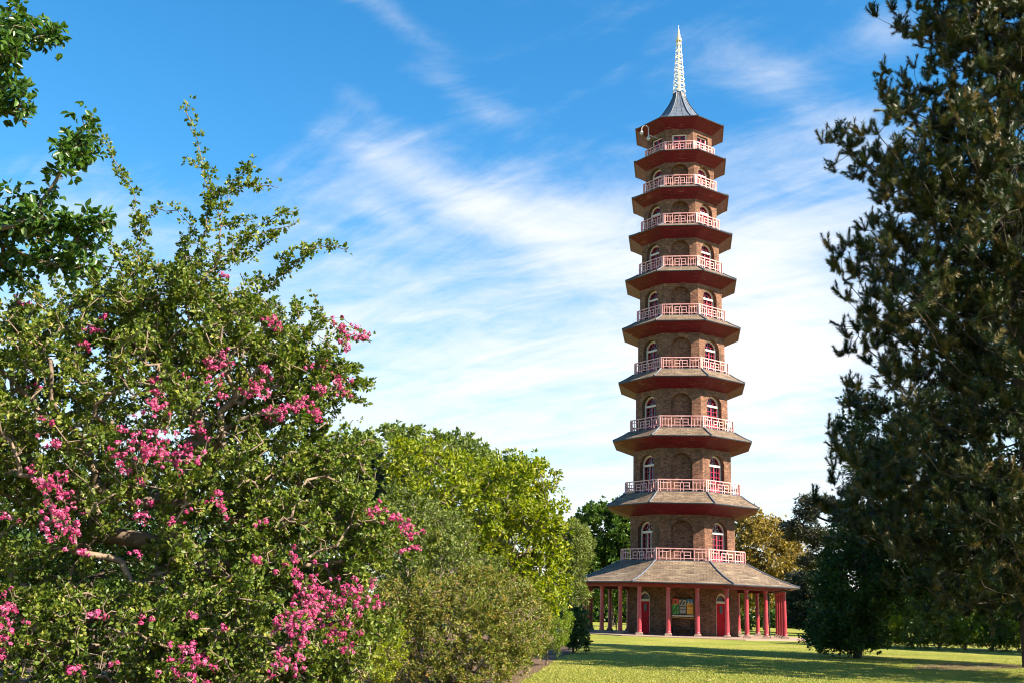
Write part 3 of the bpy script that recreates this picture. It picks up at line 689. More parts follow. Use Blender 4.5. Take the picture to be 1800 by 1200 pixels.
# ---- hawthorn (10 m away, pink blossom)
D0 = 10.6
def hb_(px, py, rx, ry, n, dz=0., rz=1.0, shell=.5): return blob(px, py, D0 + dz, rx, ry, rz, n, shell)
ATT = np.concatenate([
 hb_(170, 720, 300, 190, 520, 0, 1.7, .5), hb_(330, 560, 150, 100, 190, 0, 1.1), hb_(400, 640, 150, 110, 200, 0, 1.0), hb_(60, 620, 130, 110, 170, 0, 1.1),
 hb_(200, 560, 90, 60, 80, .2, .8), hb_(455, 575, 85, 60, 90, 0, .6), hb_(520, 680, 90, 70, 110, -.2, .6), hb_(575, 650, 50, 45, 45, -.2, .4),
 hb_(480, 820, 150, 110, 260, 0, 1.1), hb_(540, 960, 150, 110, 260, -.2, .9), hb_(640, 940, 70, 55, 80, -.3, .6), hb_(600, 840, 70, 60, 90, 0, .7),
 hb_(450, 1080, 180, 120, 300, -.4, .9), hb_(200, 1130, 260, 90, 360, -.9, .7), hb_(60, 960, 110, 150, 150, -.5, .8),
 hb_(380, 920, 120, 110, 150, -.6, .6), hb_(200, 1260, 300, 80, 160, -.9, .6), hb_(-150, 800, 170, 260, 150, 0, 1.2), hb_(600, 1130, 70, 60, 60, -.6, .5), hb_(440, 1190, 190, 55, 260, -.7, .8), hb_(560, 1190, 70, 40, 70, -.7, .5),
 hb_(40, 780, 120, 80, 130, -.9, .5)])
def line(pts, d, n=None, dz=0.):
    "dense attractor line along a hand placed shoot"
    out = []
    for (a, b) in zip(pts, pts[1:]):
        L = math.hypot(b[0] - a[0], b[1] - a[1]); k = max(1, int(L / 16))
        for i in range(k): t = i / k; out.append((a[0] + (b[0] - a[0]) * t + random.gauss(0, 2.5), a[1] + (b[1] - a[1]) * t + random.gauss(0, 2.5)))
    out.append(pts[-1]); return [at(x, y, d + dz * i / len(out)) for i, (x, y) in enumerate(out)]
shoots = [
 [(330, 520), (355, 440), (362, 390), (372, 345), (365, 300), (345, 245), (325, 200), (328, 178)],
 [(372, 345), (352, 300), (335, 285)],
 [(340, 540), (385, 450), (388, 380), (405, 335), (430, 300), (445, 292)], [(405, 335), (450, 325), (488, 330)], [(388, 380), (362, 350)],
 [(345, 530), (410, 450), (440, 410), (490, 378), (522, 372)], [(430, 420), (470, 405), (515, 400), (528, 385)], [(410, 450), (400, 400), (445, 385)],
 [(430, 540), (480, 500), (520, 465), (555, 440), (580, 432), (610, 440)], [(500, 480), (495, 455), (530, 440)], [(555, 440), (560, 425)],
 [(480, 600), (540, 590), (565, 560), (552, 530), (557, 518)], [(540, 590), (590, 575), (620, 590), (652, 602)], [(590, 575), (610, 605)],
 [(500, 660), (560, 640), (600, 640), (635, 655), (632, 680), (612, 700)], [(560, 640), (590, 665), (600, 700)],
 [(230, 560), (240, 480), (243, 400), (238, 350), (215, 310), (190, 265), (165, 225), (150, 215)], [(242, 400), (275, 365), (310, 372), (335, 395)], [(243, 430), (262, 405)],
 [(255, 530), (225, 470), (200, 430), (170, 400)], [(300, 540), (320, 470), (325, 420), (345, 395)], [(330, 520), (300, 480), (262, 470), (240, 480)],
 [(225, 470), (180, 465), (155, 480)], [(90, 580), (110, 520), (95, 490)], [(480, 840), (545, 790), (560, 750), (548, 730)], [(545, 790), (500, 760)],
 [(620, 860), (690, 905), (740, 945)], [(600, 930), (680, 960), (725, 985)], [(560, 1000), (620, 1040), (665, 1060)], [(640, 900), (700, 935), (720, 950)],
 [(545, 760), (580, 780), (600, 770)], [(150, 560), (160, 500), (170, 470)], [(420, 480), (440, 450), (465, 430), (485, 405)], [(385, 450), (365, 430), (330, 430)],
 [(400, 640), (480, 620), (520, 610)], [(560, 780), (600, 800), (640, 770), (660, 775)], [(600, 850), (660, 850)]]
SH_PTS = np.array([p for s_ in shoots for p in line(s_, D0 - .2 + random.uniform(-.4, .4))])
hroot = at(270, 1310, D0); hroot[2] = GZ
T1 = [hroot, at(265, 1200, D0), at(285, 1080, D0), at(300, 960, D0 + .1), at(310, 860, D0)]
HB = empty('hawthorn_tree', tuple(hroot)); tag(HB, 'large hawthorn in pink blossom with tangled twigs filling the left foreground', 'tree')
P, par, tips = grow([t - hroot for t in T1], np.concatenate([ATT]) - hroot, .16, .22, .13)
# continue with the long shoots from the same skeleton
def extend(P, par, pts, step, jit):
    P = list(P); par = list(par); A = np.array(P)
    for p in pts:
        d = np.linalg.norm(A - p, axis=1); q = int(np.argmin(d)); L = d[q]; k = max(1, int(L / step)); p0 = A[q]; prev = q; off = rng.normal(0, jit * L, 3); new = []
        for j in range(1, k + 1):
            t = j / k; x = p0 + (p - p0) * t + off * math.sin(math.pi * t); new.append(x); P.append(x); par.append(prev); prev = len(P) - 1
        A = np.concatenate([A, np.array(new)])
    P = np.array(P); par = np.array(par); n = len(P); tips = np.ones(n); hc = np.zeros(n, bool); hc[par[1:]] = True; tips[hc] = 0
    for i in range(n - 1, 0, -1): tips[par[i]] += tips[i]
    return P, par, tips
nmain = len(P)
main = (P.copy(), par.copy(), tips.copy())
P, par, tips = extend(P, par, [p - hroot for s_ in shoots for p in line(s_, D0 - .2 + random.uniform(-.35, .35))], .12, .05)
# crooked spur twigs all over the main skeleton
spur = []
cand = rng.choice(nmain, 3600); spts = P[cand] + unit(rng.normal(size=(3600, 3))) * rng.uniform(.08, .32, (3600, 1))
P, par, tips = extend(P, par, spts, .08, .16)
wood('trunk', P, par, taper(par, tips, .0046, .46, .17), bark['pale'], HB, 5)
def leaves_for(P, par, tips, n, maxtips, spread, cluster, L, W, lm, parent, up=.4, name='crown', lo=0, hi=None, six=False):
    w_ = np.ones(len(P)); 
    if hi is not None: w_[hi:] = 0
    w_[:lo] = 0
    if lo == 0: w_ = w_ * clump(P, .75, .05)
    pos, d, nrm, cr = scatter(P, par, tips, n, maxtips, spread, cluster, up, w_ + 1e-9)
    s = rng.uniform(.45, 1.4, len(pos)); return leafmesh(name, pos, d, nrm, L * s, W * s, lm, parent, rnd=mixr(cr), six=six)
leaves_for(P, par, tips, 185000, 8, .06, 6, .040, .028, LM['haw'], HB)
nsh = nmain; 
idx_sh = np.arange(nmain, len(P) - 0)
leaves_for(P, par, tips, 66000, 60, .085, 6, .043, .030, LM['haw'], HB, name='shoot_leaves', lo=nmain)
# blossom sprays: (px, py, rx, ry, corymbs)
SPR = [(255, 790, 38, 45, 34), (310, 795, 38, 26, 24), (280, 715, 26, 32, 16), (275, 670, 18, 18, 7), (385, 645, 26, 22, 11), (378, 685, 14, 20, 5), (365, 630, 16, 8, 4),
 (105, 890, 24, 50, 30), (120, 930, 24, 22, 14), (95, 850, 26, 16, 10), (95, 780, 16, 12, 5), (95, 740, 22, 8, 4), (8, 1105, 22, 45, 20), (10, 1070, 16, 14, 6),
 (595, 568, 22, 6, 7), (605, 600, 16, 14, 8), (630, 590, 20, 14, 10), (600, 680, 26, 16, 14), (565, 650, 20, 9, 5), (560, 680, 12, 8, 4), (460, 685, 24, 12, 10),
 (490, 722, 20, 16, 10), (530, 715, 26, 16, 12), (552, 730, 14, 9, 5), (325, 532, 16, 6, 4), (395, 484, 6, 5, 2), (40, 535, 10, 6, 3), (345, 755, 14, 8, 3), (385, 893, 18, 10, 5),
 (520, 1100, 30, 36, 28), (510, 1165, 24, 28, 14), (565, 1030, 42, 34, 24), (585, 1110, 36, 24, 16), (600, 1060, 40, 22, 14), (515, 985, 16, 26, 9), (545, 1055, 30, 26, 14),
 (640, 1040, 28, 18, 8), (655, 1062, 14, 10, 4), (700, 915, 22, 14, 8), (725, 935, 22, 10, 6), (670, 895, 14, 14, 5), (720, 965, 20, 10, 4), (355, 1165, 36, 14, 10),
 (335, 1140, 24, 12, 6), (140, 1175, 12, 6, 3), (250, 905, 12, 10, 3), (610, 1140, 18, 8, 5), (70, 850, 14, 8, 4), (470, 660, 12, 8, 3), (215, 825, 10, 9, 4), (330, 1195, 30, 14, 6), (5, 905, 10, 8, 3), (300, 915, 8, 6, 2)]
for i in range(34):
    px = random.uniform(10, 690); py = random.uniform(560, 1180)
    if px > 620 and py < 880: continue
    SPR.append((px, py, random.uniform(5, 13), random.uniform(4, 9), random.choice((1, 1, 2, 3))))
for (px, py, rx, ry, nc) in SPR:
    depth = D0 - (1.55 if 700 < py else .9) + (.5 if px > 560 else 0) + random.uniform(-.1, .1)
    if py < 560: depth = D0 - .4
    c = at(px, py, depth); s_ = mpp(depth); nc = int(nc * 1.35) + 2
    cc = c + rng.normal(size=(nc, 3)) * np.array((rx * s_ * .55, .10, ry * s_ * .55)) 
    up_ = unit(rng.normal(size=(nc, 3)) * .5 + np.array((.35, -.7, .6)))
    m_ = 17; pos = np.repeat(cc, m_, 0); u_ = np.repeat(up_, m_, 0); r_ = unit(rng.normal(size=pos.shape)); r_ = unit(r_ + u_ * .7)
    pos = pos + r_ * np.repeat(rng.uniform(.014, .036, nc), m_)[:, None] * rng.uniform(.5, 1.25, (len(pos), 1)); tdir = unit(np.cross(r_, rng.normal(size=pos.shape)))
    sz = rng.uniform(.012, .022, len(pos)); side = unit(np.cross(tdir, r_))
    V = np.stack([pos - tdir * sz[:, None] * .6, pos + side * sz[:, None] * .55 + r_ * .003, pos + tdir * sz[:, None] * .6, pos - side * sz[:, None] * .55 + r_ * .003], 1).reshape(-1, 3) - hroot
    # thin flower stalks tie the heads of a spray together
    sp_ = []
    for q in cc:
        nb = min((w for w in cc if np.linalg.norm(w - c) < np.linalg.norm(q - c)), key=lambda w: np.linalg.norm(w - q), default=c); a_ = np.array((.0022, 0, .0012))
        sp_ += [nb - hroot - a_, nb - hroot + a_, q - hroot + a_, q - hroot - a_]
    V = np.concatenate([V, np.array(sp_)]); ob = raw_mesh('blossom_spray', V, np.arange(len(V)).reshape(-1, 4), pinkm, HB, rnd=np.concatenate([np.clip(np.repeat(rng.random(nc), m_) * .5 + rng.random(len(pos)) * .5, 0, 1), np.zeros(nc)]))
    ob.data.materials.append(bark['pale']); mi_ = np.zeros(len(V) // 4, np.int32); mi_[len(pos):] = 1; ob.data.polygons.foreach_set('material_index', mi_)

# ---- broad-leaved tree entering from the left edge
D1 = 8.2
PR = [[(-330, 700), (-160, 300), (-40, 90), (0, 60), (45, 45), (85, 70)], [(0, 60), (30, 100)], [(-40, 90), (-5, 45), (40, 32)], [(-100, 250), (-30, 170), (15, 150), (38, 170)], [(-30, 170), (10, 200), (28, 205)], [(-30, 170), (0, 140)],
      [(-260, 620), (-100, 470), (0, 400), (60, 385), (120, 400), (195, 390)], [(60, 385), (80, 345), (105, 305), (125, 260), (150, 222), (160, 216)], [(0, 400), (10, 350), (30, 345)], [(0, 430), (60, 450), (110, 475), (140, 470)],
      [(120, 400), (160, 425), (150, 440)], [(-100, 470), (-20, 470), (30, 480)], [(-20, 400), (20, 380), (60, 400)], [(60, 400), (90, 430), (130, 445)], [(125, 260), (140, 280)], [(0, 60), (50, 75), (95, 60)], [(10, 100), (20, 105)], [(-20, 110), (10, 75), (25, 45)]]
lroot = at(-480, 1300, D1); lroot[2] = GZ
T2 = [lroot, at(-470, 1100, D1), at(-440, 900, D1), at(-380, 760, D1), at(-330, 690, D1)]
PB = empty('pear_tree', tuple(lroot)); tag(PB, 'broad leaved tree with glossy green leaves reaching in from the left edge', 'tree')
P2, pa2, t2 = grow([t - lroot for t in T2], np.array([p - lroot for s_ in PR for p in line(s_, D1 + random.uniform(-.25, .25))] ), .12, .1, .04)
n0 = len(P2)
cand = rng.choice(n0, 500); P2, pa2, t2 = extend(P2, pa2, P2[cand] + unit(rng.normal(size=(500, 3)) + np.array((0, 0, -.15))) * rng.uniform(.05, .15, (500, 1)), .08, .1)
wood('trunk', P2, pa2, taper(pa2, t2, .003, .5, .16), bark['grey'], PB, 6)
pos, d, nrm, cr = scatter(P2, pa2, t2, 6500, 30, .11, 4, .5)
d = unit(d + np.array((0, 0, -.45))); s_ = rng.uniform(.7, 1.2, len(pos))
leafmesh('crown', pos, d, nrm, .072 * s_, .046 * s_, LM['pear'], PB, six=True, rnd=mixr(cr), fold=.2)

def gp(px, d):
    p = at(px, 1100, d); p[2] = GZ; return p
bush('holly_tree', 'dark evergreen tree standing in shade behind the hawthorn', 'tree', [gp(150, 19.), at(150, 1100, 19.), at(150, 960, 19.)],
     np.concatenate([blob(120, 930, 19., 230, 120, 1.8, 420, .5), blob(330, 930, 19., 150, 130, 1.6, 260, .5), blob(60, 1080, 19., 260, 90, 1.5, 220, .5), blob(470, 960, 20., 120, 120, 1.4, 220, .5)]), 34000, .11, .06, LM['dark'], bark['dark'], r0=.005, step=.35, spread=.2, cluster=6, maxtips=6)
# ---- middle distance, left of the lawn
d_ = 30.
bush('dogwood_tree', 'bright yellow green bushy tree left of the pagoda lawn', 'tree', [gp(840, d_), at(835, 1060, d_), at(830, 1000, d_)],
     np.concatenate([blob(815, 930, d_, 150, 140, 3.0, 620, .6), blob(900, 900, d_, 95, 110, 2.2, 260, .6), blob(740, 830, d_ + 1, 70, 65, 1.5, 130), blob(935, 985, d_, 62, 95, 1.8, 180), blob(965, 935, d_, 32, 60, .8, 50), blob(945, 840, d_, 35, 40, .6, 40), blob(940, 1045, d_, 45, 38, 1., 60)]),
     30000, .125, .062, LM['yellow'], bark['grey'], r0=.006, step=.4, spread=.22, cluster=5, maxtips=6, six=True, up=.1)
d_ = 58.
bush('broad_domed_tree', 'wide domed light green tree rising behind the yellow green tree', 'tree', [gp(740, d_), at(740, 1000, d_), at(740, 930, d_)],
     np.concatenate([blob(735, 865, d_, 185, 108, 5.5, 900, .75), blob(600, 850, d_, 70, 75, 3, 120, .7), blob(860, 870, d_, 70, 80, 3, 160, .7)]), 42000, .24, .15, LM['dome'], bark['grey'], r0=.012, step=.7, spread=.38, cluster=7, maxtips=5, up=.6)
d_ = 44.
bush('dark_cypress', 'dark blue green conifer glimpsed between the hawthorn and the yellow green tree', 'tree', [gp(640, d_), at(640, 960, d_), at(645, 840, d_)],
     np.concatenate([blob(645, 850, d_, 62, 65, 1.4, 260, .4), blob(620, 930, d_, 60, 70, 1.4, 160, .4)]), 16000, .16, .05, LM['conifer'], bark['dark'], step=.4, spread=.22, cluster=8, up=.8)
d_ = 24.5
bush('grey_green_shrub', 'grey green small leaved shrub in front of the yellow green tree', 'shrub', [gp(735, d_), at(740, 1110, d_), at(740, 1050, d_)],
     np.concatenate([blob(745, 965, d_, 105, 85, 1.4, 520, .55), blob(820, 1010, d_ + 1, 80, 50, 1.1, 160), blob(660, 1010, d_, 60, 60, 1., 120)]), 30000, .065, .032, LM['greygreen'], bark['grey'], r0=.0035, step=.2, spread=.12, cluster=6, up=.3)
d_ = 22.8
bush('bronze_green_shrub', 'large mounded shrub of fine bronze green leaves at the lawn edge', 'shrub', [gp(800, d_), at(800, 1180, d_), at(800, 1150, d_)],
     np.concatenate([blob(790, 1105, d_, 165, 85, 1.7, 1000, .7), blob(720, 1085, d_, 110, 80, 1.3, 340, .7), blob(670, 1120, d_ - .5, 60, 70, 1.2, 160, .6), blob(860, 1050, d_ + 1, 80, 60, 1.2, 200, .6), blob(920, 1100, d_ + 1.5, 55, 60, 1.2, 160, .6), blob(880, 1130, d_ - .3, 70, 58, 1.1, 300, .7), blob(800, 1170, d_ - .6, 140, 36, 1.0, 280, .5), blob(700, 1185, d_ - 1.2, 70, 30, .8, 150, .4), blob(850, 1190, d_ - 1.3, 60, 22, .6, 120, .3), blob(850, 1060, d_ + .4, 90, 50, 1.2, 200, .7)]), 90000, .052, .026, LM['brown'], bark['pale'], r0=.003, step=.16, spread=.09, cluster=6, up=.3, maxtips=6)
d_ = 19.5
bush('yellow_leaved_shrub', 'low shrub with golden yellow leaves under the hawthorn', 'shrub', [gp(635, d_), at(635, 1190, d_), at(635, 1170, d_)],
     np.concatenate([blob(640, 1140, d_, 80, 62, .9, 300, .55), blob(590, 1160, d_, 60, 60, .8, 150, .5)]), 14000, .048, .024, LM['yellow'], bark['pale'], r0=.003, step=.16, spread=.1, cluster=5, up=.3)
d_ = 31.
bush('lime_green_shrub', 'rounded lime green shrub at the end of the border by the lawn', 'shrub', [gp(962, d_), at(962, 1140, d_), at(962, 1120, d_)],
     np.concatenate([blob(962, 1095, d_, 40, 50, .9, 320, .65), blob(925, 1070, d_ + .4, 40, 30, .8, 120)]), 18000, .055, .022, LM['lime'], bark['pale'], r0=.003, step=.2, spread=.12, cluster=5, up=.3)
d_ = 29.
bush('dry_twiggy_shrub', 'bare tangle of dry brown twigs beside the lime green shrub', 'shrub', [gp(930, d_), at(930, 1145, d_)],
     np.concatenate([blob(930, 1100, d_, 38, 48, .6, 420, .3)]), 900, .04, .02, LM['brown'], bark['pale'], r0=.0055, step=.15, spread=.06, jit=.16)
d_ = 40.
bush('dark_leaved_shrub', 'small dark leaved shrub at the left foot of the pagoda lawn', 'shrub', [gp(1008, d_), at(1008, 1130, d_)],
     np.concatenate([blob(1010, 1098, d_, 26, 32, .8, 170, .5), blob(1012, 1122, d_, 26, 20, .8, 110, .5)]), 6000, .10, .05, LM['dark'], bark['dark'], r0=.006, step=.3, spread=.15)
d_ = 66.
bush('weeping_conifer', 'soft grey green conifer behind the yellow green tree beside the pagoda', 'tree', [gp(1015, d_), at(1015, 1040, d_), at(1015, 960, d_)],
     np.concatenate([blob(1012, 965, d_, 30, 46, 1.6, 240, .5), blob(1000, 1050, d_, 34, 45, 1.6, 180, .5)]), 16000, .26, .05, LM['greygreen'], bark['dark'], r0=.01, step=.5, spread=.3, cluster=7, up=.2)
# ---- behind the pagoda
d_ = 112.
bush('maple_tree', 'deep green broad leaved tree behind the left side of the pagoda', 'tree', [gp(1075, d_), at(1075, 1040, d_), at(1075, 960, d_)],
     np.concatenate([blob(1060, 945, d_, 62, 62, 4, 300, .6), blob(1105, 930, d_, 45, 60, 4, 200, .6), blob(1080, 1010, d_, 70, 55, 4, 220, .6)]), 26000, .36, .26, LM['green'], bark['dark'], r0=.02, step=1.2, spread=.8, cluster=9, up=.7)
d_ = 125.
bush('golden_tree', 'golden bronze leaved tree behind the right side of the pagoda', 'tree', [gp(1345, d_), at(1345, 1060, d_), at(1340, 1000, d_)],
     np.concatenate([blob(1335, 985, d_, 62, 78, 4.5, 420, .6), blob(1385, 1000, d_, 40, 55, 4, 180, .6), blob(1300, 1020, d_, 45, 60, 4, 150, .5), blob(1320, 925, d_, 28, 28, 3, 80, .5)]), 32000, .34, .20, LM['gold'], bark['grey'], r0=.022, step=1.2, spread=.8, cluster=8, up=.5)
# cedar: flat tiered plates on long limbs
def cedar(name, label, px, d, top, plates, n, lm, sz):
    b0 = gp(px, d); root = empty(name, tuple(b0)); tag(root, label, 'tree')
    tr = [at(px, y, d) for y in (1080, 1020, 950, 880, top)]; at_ = np.concatenate([blob(x, y, d + dz, rx, ry, rzz, k, .3) for (x, y, rx, ry, rzz, k, dz) in plates])
    P, pa, t = grow([b0 - b0] + [q - b0 for q in tr], at_ - b0, .9, .5, .06)
    wood('trunk', P, pa, taper(pa, t, .03, .45, .6), bark['dark'], root, 5)
    pos, dd, nrm, cr = scatter(P, pa, t, n, 5, .35, 7, 1.4); dd[:, 2] *= .35; dd = unit(dd)
    s = rng.uniform(.7, 1.3, len(pos)); leafmesh('crown', pos, dd, nrm, sz * s, sz * .3 * s, lm, root, rnd=mixr(cr, .6), fold=.05)
cedar('cedar_tree', 'grey green cedar with tiered drooping branches right of the pagoda', 1530, 92., 770,
      [(1560, 790, 45, 18, 3, 70, 0), (1530, 830, 50, 14, 3, 90, -1), (1500, 862, 30, 10, 3, 60, 0), (1560, 850, 60, 25, 3, 110, 0), (1430, 880, 32, 7, 2.5, 80, 0), (1470, 890, 40, 12, 3, 100, 1), (1420, 900, 22, 12, 2, 60, 0), (1520, 910, 60, 18, 4, 120, 0), (1410, 940, 35, 12, 3, 90, 0),
       (1390, 925, 15, 10, 2, 40, 0), (1460, 950, 50, 18, 3, 120, 0), (1545, 965, 60, 25, 4, 120, 0), (1440, 990, 45, 16, 3, 100, 0), (1600, 900, 50, 60, 4, 120, 0)], 46000, LM['cedar'], .34)
cedar('spruce_tree', 'dark spruce with hanging sprays standing right behind the gallery columns', 1425, 108., 1000,
      [(1420, 1015, 35, 10, 4, 90, 0), (1430, 1040, 42, 14, 4, 120, 0), (1425, 1065, 42, 14, 4, 120, 0), (1420, 1090, 42, 14, 4, 120, 0), (1395, 1060, 22, 40, 3, 120, 4), (1450, 1100, 40, 12, 4, 90, 0)], 26000, LM['conifer'], .36)
# ---- right side: drooping dark green tree in front, then the pine
d_ = 45.
bush('hornbeam_tree', 'dark green drooping tree whose branches sweep the lawn left of the pine', 'tree', [gp(1505, d_), at(1508, 1080, d_), at(1530, 980, d_), at(1570, 880, d_)],
     np.concatenate([blob(1500, 1040, d_, 65, 80, 2.6, 520, .6), blob(1540, 960, d_, 85, 70, 2.8, 420, .6), blob(1470, 1090, d_, 35, 48, 1.6, 200, .6), blob(1590, 1000, d_, 100, 70, 3, 400, .6), blob(1545, 790, d_, 50, 90, 2.4, 220, .5), blob(1620, 820, d_, 90, 110, 3, 300, .5),
                     blob(1700, 960, d_, 90, 70, 3, 260, .6), blob(1450, 1115, d_, 34, 32, 1.4, 160), blob(1520, 1105, d_, 40, 36, 1.6, 160), blob(1480, 1125, d_, 30, 24, 1.5, 90), blob(1505, 740, d_, 28, 50, 1.2, 50)]), 70000, .15, .075, LM['dark'], bark['dark'], r0=.008, step=.5, spread=.34, cluster=7, up=.6, maxtips=6, sag=.08)

d_ = 41.
bush('sycamore_tree', 'leafy dark tree standing behind the pine and shading the lawn', 'tree', [gp(1800, d_), at(1800, 1060, d_), at(1800, 900, d_), at(1800, 740, d_)],
     np.concatenate([blob(1790, 800, d_, 170, 250, 4, 700, .6), blob(1850, 560, d_, 170, 200, 4, 500, .6), blob(1700, 950, d_, 110, 120, 3, 300, .6), blob(1900, 900, d_, 150, 160, 3.5, 300, .6)]), 60000, .19, .12, LM['dark'], bark['dark'], r0=.01, step=.6, spread=.45, cluster=7, up=.6, maxtips=6)
# pine: whorled limbs, foxtail shoots
def pine(name, label, px, d, H, rad_at, nlimb, ntwig, needles, seed=0):
    b0 = gp(px, d); root = empty(name, tuple(b0)); tag(root, label, 'tree')
    tr = [np.array((0, 0, z)) + np.array((math.sin(z * .4) * .12, 0, 0)) for z in np.linspace(0, H, 26)]
    P = [t for t in tr]; par = [i - 1 for i in range(len(tr))]
    A = []; 
    for i in range(nlimb):
        z = 2.3 + (H - 2.7) * (i + rng.random()) / nlimb; a = i * 2.39996 + rng.normal(0, .3); Rr = rad_at(z); el_ = R(rng.uniform(4, 28)) if z > H * .25 else R(rng.uniform(-6, 8))
        Rr = min(Rr, rad_at(min(H, z + Rr * (math.tan(el_) + .1)))) * rng.uniform(.74, 1.1)
        dirn = np.array((math.cos(a), math.sin(a), math.tan(el_)))
        k0 = min(range(len(tr)), key=lambda q: abs(tr[q][2] - z)); prev = k0; p = np.array((tr[k0][0], tr[k0][1], z)); K = max(3, int(Rr / .5)); pts = []
        for j in range(1, K + 1):
            t = j / K; q = p + dirn * Rr * t + np.array((0, 0, -.16 * Rr * math.sin(math.pi * t * .9) + .25 * Rr * max(0, t - .75))) + rng.normal(0, .06, 3); P.append(q); par.append(prev); prev = len(P) - 1
            if t > .22: pts.append(q)
        # side attractors around the outer limb
        m = int(10 + Rr * 5.2); c = np.array(pts)[rng.choice(len(pts), m)]; perp = np.array((-math.sin(a), math.cos(a), 0))
        A.append(c + perp * rng.normal(0, .17 * Rr, (m, 1)) + np.array((0, 0, 1)) * rng.normal(.12, .28, (m, 1)) + dirn * rng.normal(.1, .3, (m, 1)))
    P2, pa, t = extend(np.array(P), np.array(par), np.concatenate(A), .35, .08)
    wood('trunk', P2, pa, np.minimum(.007 * t ** .47, .34), bark['dark'], root, 5)
    # foxtail shoots
    thin = np.nonzero((t <= 3) & (pa >= 0))[0]; hc_ = np.zeros(len(P2), bool); hc_[pa[1:]] = True; ends = np.nonzero(~hc_ & (pa >= 0))[0]
    thin = np.repeat(np.concatenate([ends, thin[rng.choice(len(thin), max(10, ntwig // 3 - len(ends)))]]), 3); ntwig = len(thin)
    u_ = np.repeat(rng.random((ntwig // 3, 1)), 3, 0); b = P2[pa[thin]] * (1 - u_) + P2[thin] * u_; od = unit(P2[thin] - P2[pa[thin]])
    td = unit(od * .45 + rng.normal(size=(ntwig, 3)) * .45 + np.array((0, 0, .7))); TL = rng.uniform(.22, .5, ntwig)
    # shoot stems
    cr = rng.random(ntwig)
    nn = needles; s = rng.random((ntwig, nn)); base = b[:, None] + td[:, None] * (s * TL[:, None])[..., None] + np.array((0, 0, 1))[None, None] * (s ** 2 * TL[:, None] * .18)[..., None]
    rdir = rng.normal(size=(ntwig, nn, 3)); rdir -= (rdir * td[:, None]).sum(-1, keepdims=True) * td[:, None]; rdir = unit(rdir); nd = unit(rdir + td[:, None] * (.35 + .75 * s[..., None]))
    L = rng.uniform(.11, .19, (ntwig, nn, 1)); w_ = unit(np.cross(nd, td[:, None] + .01)) * .0145
    V = np.stack([base - w_, base + w_, base + nd * L], 2).reshape(-1, 3)
    rr = np.clip(np.repeat(cr, nn) ** 1.3 * .72 + rng.random(ntwig * nn) * .3, 0, 1)
    raw_mesh('crown', V, np.arange(len(V)).reshape(-1, 3), LM['pine'], root, rnd=rr)
pz = [at(1840, y, 32.)[2] for y in (1100, 1050, 950, 800, 650, 520, 450, 300, 150, 0, -150, -300)]
pr_ = [200, 270, 325, 335, 355, 375, 345, 295, 225, 160, 100, 30]
zz_ = np.array(pz); rr_ = np.array(pr_) * mpp(32.)
pine('pine_tree', 'tall dark pine with bristly upturned shoots filling the right edge', 1840, 32., float(zz_[-1]) + .5, lambda z: float(np.interp(z, zz_, rr_)), 240, 24000, 78)
bush('unseen_shade_tree', 'large unseen tree added beyond the right margin to shade the lawn', 'tree', [(37, 58, GZ), (37, 58, 4), (37, 58, 8)], np.array((37, 58, 9.)) + ball(500, .5) * np.array((6.5, 6.5, 7.5)), 16000, .5, .4, LM['dark'], bark['dark'], r0=.02, step=1., spread=.7, cluster=7)  # unseen tree, added only for the shade it casts on the lawn
# ---- sunlit shrubs beyond the shade on the right
HG = 'shrubs along the far edge of the lawn'
for i, (px, w_, h_, lm, lab) in enumerate([(1480, 34, 60, 'dark', 'dark low bush behind the sweeping branches at the lawn edge right of the pagoda'), (1550, 34, 60, 'yellow', 'sunlit yellow green shrub under the hanging branches of the dark drooping tree'),
        (1600, 34, 66, 'greygreen', 'pale twiggy shrub in sun beyond the gap under the dark drooping tree'), (1648, 34, 46, 'brown', 'low brownish shrub in sun at the far lawn edge'), (1695, 34, 50, 'lime', 'sunlit lime green shrub at the far lawn edge beneath the pine'),
        (1742, 34, 54, 'green', 'mid green shrub between the lime green and the golden shrubs beneath the pine'), (1788, 36, 50, 'yellow', 'sunlit golden shrub at the far lawn edge by the right margin'), (1845, 40, 64, 'greygreen', 'grey green bush cut by the right margin at the lawn edge')]):
    bush('far_shrub', lab, 'shrub', [gp(px, 64.), at(px, 1125, 64.)], np.concatenate([blob(px, 1122 - h_ * .55, 64., w_ * 1.1, h_ * .8, 1.6, 200, .3), blob(px, 1122, 64., w_ * 1.1, 14, 1.4, 60, .2)]), 9500, .13, .065, LM[lm], bark['pale'], r0=.008, step=.4, spread=.24, group=HG)
for i, (px, ww, lab) in enumerate([(1300, 26, 'low olive bush seen between the right gallery columns'), (1175, 40, 'bush hidden low behind the pagoda core')]):
    if i == 0: bush('far_shrub', lab, 'shrub', [gp(px, 112.), at(px, 1105, 112.)], blob(px, 1095, 112., ww, 14, 2., 110, .5), 4000, .2, .1, LM['greygreen'], bark['pale'], r0=.012, step=.5, spread=.3)
